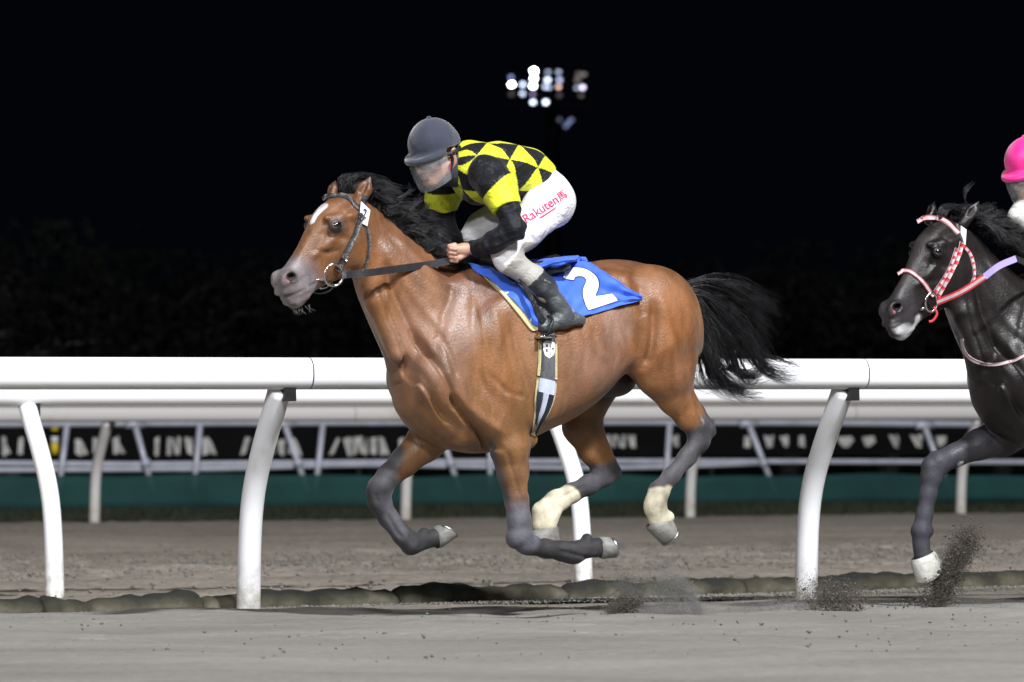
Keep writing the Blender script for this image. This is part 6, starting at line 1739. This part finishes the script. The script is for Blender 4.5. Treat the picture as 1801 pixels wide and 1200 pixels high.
# bit ring by the mouth corner
yb = bay.hb(560, 485, 0)
r0 = hitpx(B1, 592, 478) or hitpx(B1, 596, 470); cL = F1.Mi @ Vector(at_depth(587, 484, r0[0].y - .075))
ring_obj(F1, cL, (1, 0, 0), (0, -.1, 1), .043, .045, .0055, 'bit_ring', M_metal, br)
mth = hitpx(B1, 564, 492); b0 = F1.Mi @ (mth[0] - c_fwd * .004)
wpts = [b0 + Vector((-.03, .0, .0)), b0, Vector(F1.Mi @ at_depth(574, 491, r0[0].y - .07))]
MB().tube([F1.M @ Vector(p) for p in wpts], [.004, .006, .007], 8).build('bit_mouthpiece', M_metal, br)
cs = [F1.Mi @ at_depth(x, y, r0[0].y - .02 + dz) for x, y, dz in ((588, 500, 0), (584, 508, .02), (575, 514, .04), (562, 516, .07), (552, 514, .11))]
MB().tube([F1.M @ Vector(p) for p in smooth_path([np.array(c_) for c_ in cs], 4)], .0035, 6).build('curb_strap', M_worn, br)
g1 = J1.grip
rs_ = [np.array(F1.Mi @ at_depth(601, 483, r0[0].y - .07)), np.array(F1.Mi @ at_depth(640, 481, r0[0].y - .085)), np.array(F1.Mi @ at_depth(700, 473, (r0[0].y + (F1.M @ Vector(g1)).y) / 2 - .04)), np.array(F1.Mi @ at_depth(752, 466, (F1.M @ Vector(g1)).y - .02)), np.array(F1.Mi @ at_depth(790, 459, (F1.M @ Vector(g1)).y))]
wstrap(F1, rs_, .030, .005, 'rein', M_grip, br)
wstrap(F1, [rs_[0] + [.0, -.004, 0], rs_[0] * .6 + rs_[1] * .4 + [0, -.004, 0]], .033, .006, 'rein_buckle', M_worn, br)
ge = np.array(g1); loop = [rs_[-1], L1(812, 457, -.10), L1(835, 461, -.07), L1(852, 462, 0), L1(810, 461, .07), np.array(J1.grip_far)]
wstrap(F1, loop, .028, .005, 'rein', M_grip, br)
farbit = np.array(bay.hb(566, 488, .09)); wstrap(F1, [farbit, (farbit + J1.grip_far) / 2 + [0, .04, -.02], np.array(J1.grip_far)], .028, .005, 'rein', M_grip, br)
ring_obj(F1, farbit, (1, 0, 0), (0, .1, 1), .040, .045, .0055, 'bit_ring', M_metal, br)
# number tag on the headpiece
rt = hitpx(B1, 641, 374); dp = (rt[0].y if rt else r0[0].y) - .035
tagq = [(635, 354), (651.5, 370), (646, 398), (631.5, 390)]
P4 = [at_depth(x, y, dp + (.015 if x > 640 else 0)) for x, y in tagq]; mb = MB(); mb.add(P4 + [p + Vector((0, .004, 0)) for p in P4], [(0, 3, 2, 1), (4, 5, 6, 7), (0, 1, 5, 4), (1, 2, 6, 5), (2, 3, 7, 6), (3, 0, 4, 7)])
tg = mb.build('number_tag', M_white, br, smooth=False)
t2 = [(639, 369), (641, 367), (644, 368), (645.5, 371), (644, 375), (641, 381), (644.5, 382.5), (644, 385), (638, 382.5), (641, 376), (643, 371.5), (641.5, 369.5), (640, 371)]
mb = MB(); v_, f_ = poly_fill(t2, 6); mb.add([at_depth(x, y, dp - .003 + (x - 635) * .0009) for x, y, _z in v_], f_); mb.build('tag_digit', M_navy, tg, smooth=False)

# ---- the black horse: bridle, breast strap, saddle and cloth
B2 = blk.bvh
M_pinkst = mat_simple('pale_pink_strap', (0.50, 0.38, 0.40), rough=.5, noise=.12, nscale=60)
M_redst = mat_simple('red_strap', (0.55, 0.035, 0.045), rough=.45, noise=.12, nscale=60)
M_purple = mat_simple('lilac_rein', (0.36, 0.28, 0.68), rough=.5, noise=.08)
b2 = empty('bridle', blk.F.M @ Vector(blk.hb(625, 350)), F2.th, 'red and pale pink bridle with a lilac rein end on the black horse', 'bridle')
def two_tone(pts, w, n, off, name, chk=True):
    o, _t = strip(B2, pts, w, n, off, .004, name, M_pinkst, b2)
    P_ = resample(pts, 60)
    if chk:
        for k in range(2, 58, 9): strip(B2, [tuple(p) for p in P_[k:k + 4]], w * 1.02, 4, off + .0015, .002, 'red_check', M_redst, o)
    else:
        nrm = np.gradient(P_, axis=0); nrm = np.stack([-nrm[:, 1], nrm[:, 0]], 1) / np.linalg.norm(nrm, axis=1)[:, None]
        for s_ in (-1, 1): strip(B2, [tuple(p) for p in P_ + nrm * s_ * w * .42], w * .08, n, off + .0015, .002, 'red_edge', M_redst, o)
    return o
two_tone([(1613, 390), (1628, 384), (1645, 384), (1664, 392), (1685, 412)], 7.5, 24, .007, 'browband', False)
two_tone([(1579, 482), (1592, 477), (1604, 480), (1622, 496), (1640, 521)], 6.5, 24, .007, 'noseband', False)
two_tone([(1690, 425), (1684, 450), (1672, 478), (1657, 505), (1647, 522)], 7, 24, .009, 'cheekpiece')
two_tone([(1682, 436), (1671, 468), (1658, 492), (1643, 514)], 6, 24, .007, 'cheekpiece')
two_tone([(1692, 432), (1704, 446), (1711, 466), (1713, 486), (1708, 498)], 5, 24, .007, 'throat_lash')
rr0 = hitpx(B2, 1650, 515); dq = rr0[0].y - .06
ring_obj(F2, np.array(F2.Mi @ at_depth(1638, 532, dq)), (1, 0, 0), (0, -.1, 1), .030, .040, .0055, 'bit_ring', M_metal, b2)
mt2 = hitpx(B2, 1618, 545); MB().tube([mt2[0] - c_fwd * .004, at_depth(1630, 540, dq)], [.006, .007], 8).build('bit_mouthpiece', M_metal, b2)
MB().tube([Vector(p) for p in smooth_path([np.array(at_depth(x, y, dq + .01)) for x, y in ((1642, 540), (1648, 552), (1641, 564), (1634, 566))], 4)], .006, 8).build('curb_strap', M_redst, b2)
g2 = np.array(J2.grip)
rp = [np.array(F2.Mi @ at_depth(x, y, dq - d_)) for x, y, d_ in ((1648, 532, 0), (1690, 514, .07), (1732, 487, .12))]
wstrap(F2, rp, .028, .005, 'rein', M_redst, b2)
wstrap(F2, [p + np.array([0, -.003, 0]) for p in rp], .013, .006, 'rein_stripe', M_pinkst, b2)
rq = [rp[-1], np.array(F2.Mi @ at_depth(1757, 468, dq - .13)), np.array(F2.Mi @ at_depth(1787, 455, dq - .11))]
wstrap(F2, rq, .028, .006, 'rein', M_purple, b2)
wstrap(F2, [rq[-1], (rq[-1] + g2) / 2, g2, np.array(J2.grip_far)], .026, .005, 'rein', M_grip, b2)
rt = hitpx(B2, 1697, 415); dp2 = (rt[0].y if rt else dq) - .02
P4 = [at_depth(x, y, dp2) for x, y in ((1690, 397), (1700, 404), (1698, 431), (1689, 427))]; mb = MB(); mb.add(P4 + [p + Vector((0, .004, 0)) for p in P4], [(0, 3, 2, 1), (4, 5, 6, 7), (0, 1, 5, 4), (1, 2, 6, 5), (2, 3, 7, 6), (3, 0, 4, 7)]); mb.build('number_tag', M_white, b2, smooth=False)
bs = empty('breast_strap', F2.M @ Vector(N2(684, 640, 0)), F2.th, 'thin pale pink and grey strap looped round the black horse lower neck', 'strap')
strip(B2, [(1693, 596), (1696, 614), (1708, 630), (1730, 639), (1757, 641), (1785, 634), (1812, 620)], 5, 40, .006, .004, 'strap', M_pinkst, bs)
def copy_thing(root, delta_world, label, skip=()):
    r = root.copy(); col.objects.link(r); r.location = root.location + delta_world; r['label'] = label
    for ch in list(root.children):
        if ch.name.split('.')[0] in skip: continue
        c = ch.copy(); col.objects.link(c); c.parent = r; c.matrix_parent_inverse = ch.matrix_parent_inverse.copy()
    return r
dw = (F2.M @ Vector(DELTA)) - (F1.M @ Vector((0, 0, 0)))
dw = (F2.M @ Vector(np.array(L1(900, 620, 0)) + DELTA)) - (F1.M @ Vector(L1(900, 620, 0)))
copy_thing(sc, dw, 'plain saddlecloth of the black horse, outside the right photo edge', skip=('number', 'number_outline', 'tape'))
copy_thing(sad, dw, 'racing saddle and girth of the black horse, outside the right photo edge', skip=('badge', 'badge_mark'))
# ================================================================== MANES AND TAILS
def hair(name, mat, parent, F_, guides, per, spread, wid, seed, n=12, frizz=.006, clump=.6):
    """guides: list of (points list local, lengthscale); each becomes a lock of strands"""
    rs = np.random.RandomState(seed); V = []; nstr = 0
    for gpts, sp0, cnt in guides:
        G = resample([tuple(p) for p in gpts], n); t = np.linspace(0, 1, n)[:, None]
        for _ in range(cnt):
            o0 = rs.normal(size=3) * sp0 * .6; o1 = rs.normal(size=3) * sp0 * spread
            L_ = rs.uniform(.72, 1.06)
            q = G[0] + (G - G[0]) * 1.0
            tt = np.clip(np.linspace(0, L_, n), 0, 1.0); q = np.stack([np.interp(tt, np.linspace(0, 1, n), G[:, k]) for k in range(3)], 1)
            ph = rs.uniform(0, 6.28, 3); fr = rs.uniform(4, 10, 3)
            q = q + o0 * (1 - t) ** .8 * 1.0 + o1 * t ** 1.3 + frizz * t * np.sin(fr * t * 2 + ph)
            w = wid * rs.uniform(.6, 1.2) * (1 - .75 * t ** 2)
            d = np.gradient(q, axis=0); d /= np.linalg.norm(d, axis=1)[:, None] + 1e-9
            a = np.cross(d, rs.normal(size=3)); a /= np.linalg.norm(a, axis=1)[:, None] + 1e-9; b_ = np.cross(d, a)
            ring = [q + a * w, q - a * w * .5 + b_ * w * .87, q - a * w * .5 - b_ * w * .87]
            V.append(np.stack(ring, 1)); nstr += 1
    V = np.array(V)                       # strands, n, 3, xyz
    base = (np.arange(nstr) * n * 3)[:, None, None]; i = (np.arange(n - 1) * 3)[None, :, None]; k = np.arange(3)[None, None, :]; k2 = (k + 1) % 3
    f = np.stack([base + i + k, base + i + k2, base + i + 3 + k2, base + i + 3 + k], -1).reshape(-1, 4)
    return mesh_obj(name, F_.to_world(V.reshape(-1, 3)), f, mat, parent)
def mane_guides(Pf, roots, flow, seed, n=90, y0=0.0):
    """roots: crest curve px; flow: list of (px, py) tip curve matched along the roots"""
    rs = np.random.RandomState(seed); Rt = resample(roots, 200); Tp = resample(flow, 200); g = []
    for i in range(n):
        u = rs.rand(); a = Rt[int(u * 199)]; u2 = np.clip(u + .05 + abs(rs.normal()) * .06, 0, 1); b_ = Tp[int(u2 * 199)]
        l = rs.uniform(.45, 1.05); yr = y0 + rs.uniform(-.022, .022); yt = yr + rs.uniform(-.07, .09)
        e = a + (b_ - a) * l + rs.normal(size=2) * 6
        m1 = a + (e - a) * .33 + np.array([rs.uniform(-10, 2), rs.uniform(-15, -3)]); m2 = a + (e - a) * .7 + rs.normal(size=2) * 5 + np.array([0, -4])
        g.append(([Pf(*a, yr), Pf(*m1, yr + (yt - yr) * .4), Pf(*m2, yr + (yt - yr) * .8), Pf(*e, yt)], rs.uniform(.006, .014), 0))
    return g
mroots = [(632, 350), (645, 352), (662, 370), (690, 396), (720, 424), (750, 446), (785, 468), (812, 476)]
mtips = [(655, 308), (686, 336), (714, 360), (740, 384), (766, 404), (790, 425), (812, 446), (850, 472)]
rsg = np.random.RandomState(77)
g = [(p, s_, 55) for p, s_, _ in mane_guides(L1, mroots, mtips, 61, 105, .0)]
# the big roll of hair lifted over the poll, between the ears
for k in range(26):
    x0 = rsg.uniform(604, 642); y_ = rsg.uniform(-.03, .045)
    hgt = rsg.uniform(26, 44)
    g.append(([L1(x0, 352, y_), L1(x0 - 8 + rsg.uniform(-8, 6), 352 - hgt * .75, y_), L1(x0 + 8, 352 - hgt, y_ + .01), L1(x0 + 34, 352 - hgt * .80 + rsg.uniform(-3, 8), y_ + .02), L1(x0 + rsg.uniform(46, 72), 352 - hgt * .35 + rsg.uniform(-2, 22), y_ + rsg.uniform(-.03, .04))], .010, 60))
# hair lying on the far side and low over the crest, darker mass down to the withers
for k in range(60):
    u = rsg.rand(); x0 = 668 + 140 * u; y0 = 378 + 98 * u
    g.append(([L1(x0, y0, .01), L1(x0 + 10, y0 - 20, .02), L1(x0 + 28, y0 - 22, .03 + rsg.uniform(-.05, .04)), L1(x0 + rsg.uniform(45, 80), y0 + rsg.uniform(-22, 16), .02 + rsg.uniform(-.07, .06))], .012, 50))
# a few loose wisps
for (x0, y0, x1, y1, x2, y2) in ((700, 350, 720, 335, 716, 322), (720, 372, 735, 350, 742, 340), (735, 385, 748, 364, 744, 354)):
    for r_ in range(3):
        g.append(([L1(x0, y0, -.02), L1(x1 + r_ * 3, y1, -.02), L1(x2 + r_ * 5, y2 + r_ * 3, -.03)], .006, 14))
hair('mane', M_hair, bay.root, F1, g, 0, 1.15, .0011, 5, frizz=.0028)
# tail
tg = []
def tail_guides(Pf, out_, seed):
    rs = np.random.RandomState(seed)
    tops = [((1195, 508), (1222, 494), (1262, 495), (1310, 512), (1362, 552)), ((1200, 512), (1228, 504), (1270, 512), (1315, 540), (1356, 590)),
            ((1205, 516), (1232, 516), (1272, 540), (1310, 585), (1345, 640)), ((1208, 520), (1236, 528), (1270, 570), (1300, 620), (1330, 660)),
            ((1210, 524), (1232, 545), (1258, 590), (1275, 630), (1300, 655)), ((1212, 528), (1226, 556), (1240, 600), (1258, 650), (1280, 690)),
            ((1202, 512), (1230, 508), (1290, 520), (1330, 570), (1375, 640))]
    for k in range(120):
        i = rs.randint(0, len(tops)); w = rs.rand(); a = np.array(tops[i], float); b_ = np.array(tops[min(i + 1, len(tops) - 2)], float); c = a * (1 - w) + b_ * w
        l = rs.uniform(.75, 1.05) if i < 3 or i == 6 else rs.uniform(.5, .82); c = c[0] + (c - c[0]) * l; c[2:] += rs.normal(size=(3, 2)) * [6, 6]; yy = rs.uniform(-.05, .05)
        out_.append(([Pf(*c[0], yy * .3), Pf(*c[1], yy * .6), Pf(*c[2], yy), Pf(*c[3], yy * 1.3), Pf(*c[4], yy * 1.6)], .012, 46))
    # long thin locks over the rail
    for pts, cnt in ((((1236, 560), (1246, 630), (1262, 668), (1298, 690), (1334, 694)), 60), (((1232, 560), (1244, 625), (1252, 660), (1280, 684), (1306, 692)), 50), (((1228, 550), (1240, 600), (1256, 640), (1272, 668), (1300, 680)), 50), (((1250, 600), (1262, 650), (1290, 680), (1315, 686)), 22), (((1290, 600), (1298, 645), (1315, 670), (1335, 655), (1342, 625)), 26),
                     (((1320, 590), (1336, 630), (1366, 652), (1402, 658)), 34), (((1310, 600), (1330, 640), (1362, 660), (1398, 652)), 20), (((1228, 600), (1222, 650), (1226, 678), (1244, 690), (1262, 692)), 9),
                     (((1270, 600), (1282, 640), (1300, 664), (1330, 672), (1350, 660)), 20), (((1330, 600), (1350, 625), (1380, 636), (1420, 650)), 10), (((1250, 620), (1262, 664), (1285, 685), (1312, 700)), 12),
                     (((1200, 500), (1240, 492), (1258, 486), (1264, 484)), 8), (((1240, 500), (1290, 500), (1330, 520), (1372, 548)), 16), (((1280, 640), (1300, 648), (1330, 650), (1352, 640)), 16)):
        for r_ in range(4):
            j_ = rs.normal(size=2) * 6
            out_.append(([Pf(x + j_[0], y + j_[1], rs.uniform(-.03, .03)) for x, y in pts], .008, cnt))
tail_guides(L1, tg, 91)
hair('tail', M_hair, bay.root, F1, tg, 0, 1.5, .0009, 6, n=14, frizz=.006)
# chin whiskers
wk = []
for k in range(26):
    x = rsg.uniform(508, 545); wk.append(([bay.hb(x, 536, rsg.uniform(-.02, .02)), bay.hb(x + rsg.uniform(-1, 4), 541, 0), bay.hb(x + rsg.uniform(-4, 16), rsg.uniform(546, 556), rsg.uniform(-.02, .02))], .002, 2))
hair('whiskers', M_whisk, bay.root, F1, wk, 0, .6, .0003, 7, n=6, frizz=.0)

# black horse
rsg = np.random.RandomState(177)
g = []
r2 = [(1690, 384), (1712, 394), (1738, 412), (1770, 438), (1801, 462), (1850, 478)]; t2 = [(1722, 368), (1760, 380), (1790, 392), (1830, 412), (1860, 430), (1900, 470)]
g += [(p, s_, 46) for p, s_, _ in mane_guides(R2, r2, t2, 161, 90, .0)]
for k in range(22):
    x0 = rsg.uniform(1650, 1700); y_ = rsg.uniform(-.03, .04)
    g.append(([R2(x0, 386, y_), R2(x0 + 2, 372, y_), R2(x0 + 14, rsg.uniform(360, 368), y_ + .01), R2(x0 + rsg.uniform(28, 50), rsg.uniform(364, 384), y_ + .02)], .008, 40))
for k in range(4): g.append(([R2(1703, 366, 0), R2(1697, 350, 0), R2(1696 + k * 2, 334, 0), R2(1702 + k * 4, 320, 0)], .004, 8))
for k in range(3): g.append(([R2(1725, 378, 0), R2(1738, 372, 0), R2(1744 + k * 3, 366, 0), R2(1747 + k * 2, 356 + k * 3, 0)], .005, 8))
for k in range(30):
    u = rsg.rand(); x0 = 1712 + 120 * u; y0 = 396 + 80 * u
    g.append(([R2(x0, y0, -.03), R2(x0 + 12, y0 - 6, -.07), R2(x0 + 32, y0 + 2, -.10), R2(x0 + rsg.uniform(45, 80), y0 + rsg.uniform(10, 36), -.12)], .010, 36))
hair('mane', M_hair, blk.root, F2, g, 0, 1.15, .0011, 15, frizz=.0028)
tg2 = []
tail_guides(lambda px, py, y=0.0: np.array(L1(px, py, y)) + DELTA, tg2, 92)
hair('tail', M_hair, blk.root, F2, [(p, s_, max(3, c // 3)) for p, s_, c in tg2], 0, 1.9, .0016, 16, n=10, frizz=.010)

# ================================================================== KICKED UP SAND
M_spray = mat_simple('wet_sand_grain', (0.070, 0.060, 0.050), rough=.95, noise=.5, nscale=30)
M_dustg = mat_simple('pale_sand_grain', (0.16, 0.155, 0.145), rough=.95, noise=.3, nscale=30)
rs = np.random.RandomState(33)
def arc_pts(x0, y0, x1, y1, x2, y2, n, w0, w1, dep, dw):
    u = rs.rand(n) ** .8; a = (1 - u) ** 2 * x0 + 2 * u * (1 - u) * x1 + u ** 2 * x2; b_ = (1 - u) ** 2 * y0 + 2 * u * (1 - u) * y1 + u ** 2 * y2
    w = w0 + (w1 - w0) * u; a = a + rs.normal(size=n) * w; b_ = b_ + rs.normal(size=n) * w
    out_ = []
    for k in range(n):
        p = at_depth(a[k], b_[k], dep + rs.normal() * dw)
        if p.z > .03: out_.append(tuple(p))
    return out_
P = arc_pts(1640, 1075, 1672, 1000, 1708, 938, 20000, 10, 13, 24.9, .10) + arc_pts(1420, 1062, 1450, 1050, 1505, 1058, 9000, 20, 16, 24.7, .10) + arc_pts(1072, 1082, 1092, 1058, 1120, 1062, 4200, 8, 9, 24.1, .06) + arc_pts(1660, 1060, 1720, 1000, 1760, 980, 300, 14, 24, 24.9, .1) + arc_pts(1540, 1080, 1640, 1060, 1680, 1060, 3500, 9, 14, 24.9, .1)
scatter_blobs('sand_spray', P, rs.uniform(.0008, .0026, len(P)) * (1 + 2.5 * (rs.rand(len(P)) < .03)), M_spray, flat=1, seed=8, label='dark wet sand thrown up behind the hooves near the rail', cat='sand spray')
P = arc_pts(1230, 1080, 1215, 1040, 1185, 1018, 6000, 5, 9, 24.3, .06) + arc_pts(1140, 1078, 1110, 1040, 1090, 1020, 5500, 6, 12, 24.3, .08) + arc_pts(1120, 1085, 1180, 1060, 1240, 1080, 8000, 12, 12, 24.2, .1) + arc_pts(1180, 1075, 1190, 1040, 1150, 1010, 6500, 14, 18, 24.3, .1) + arc_pts(1240, 1080, 1340, 1062, 1420, 1072, 7000, 9, 10, 24.4, .1) + arc_pts(1560, 1085, 1680, 1066, 1780, 1070, 4000, 8, 10, 24.8, .1)
scatter_blobs('dust', P, rs.uniform(.0006, .0019, len(P)), M_dustg, flat=1, seed=9, label='pale dust drifting low over the track lip behind the bay horse', cat='dust')
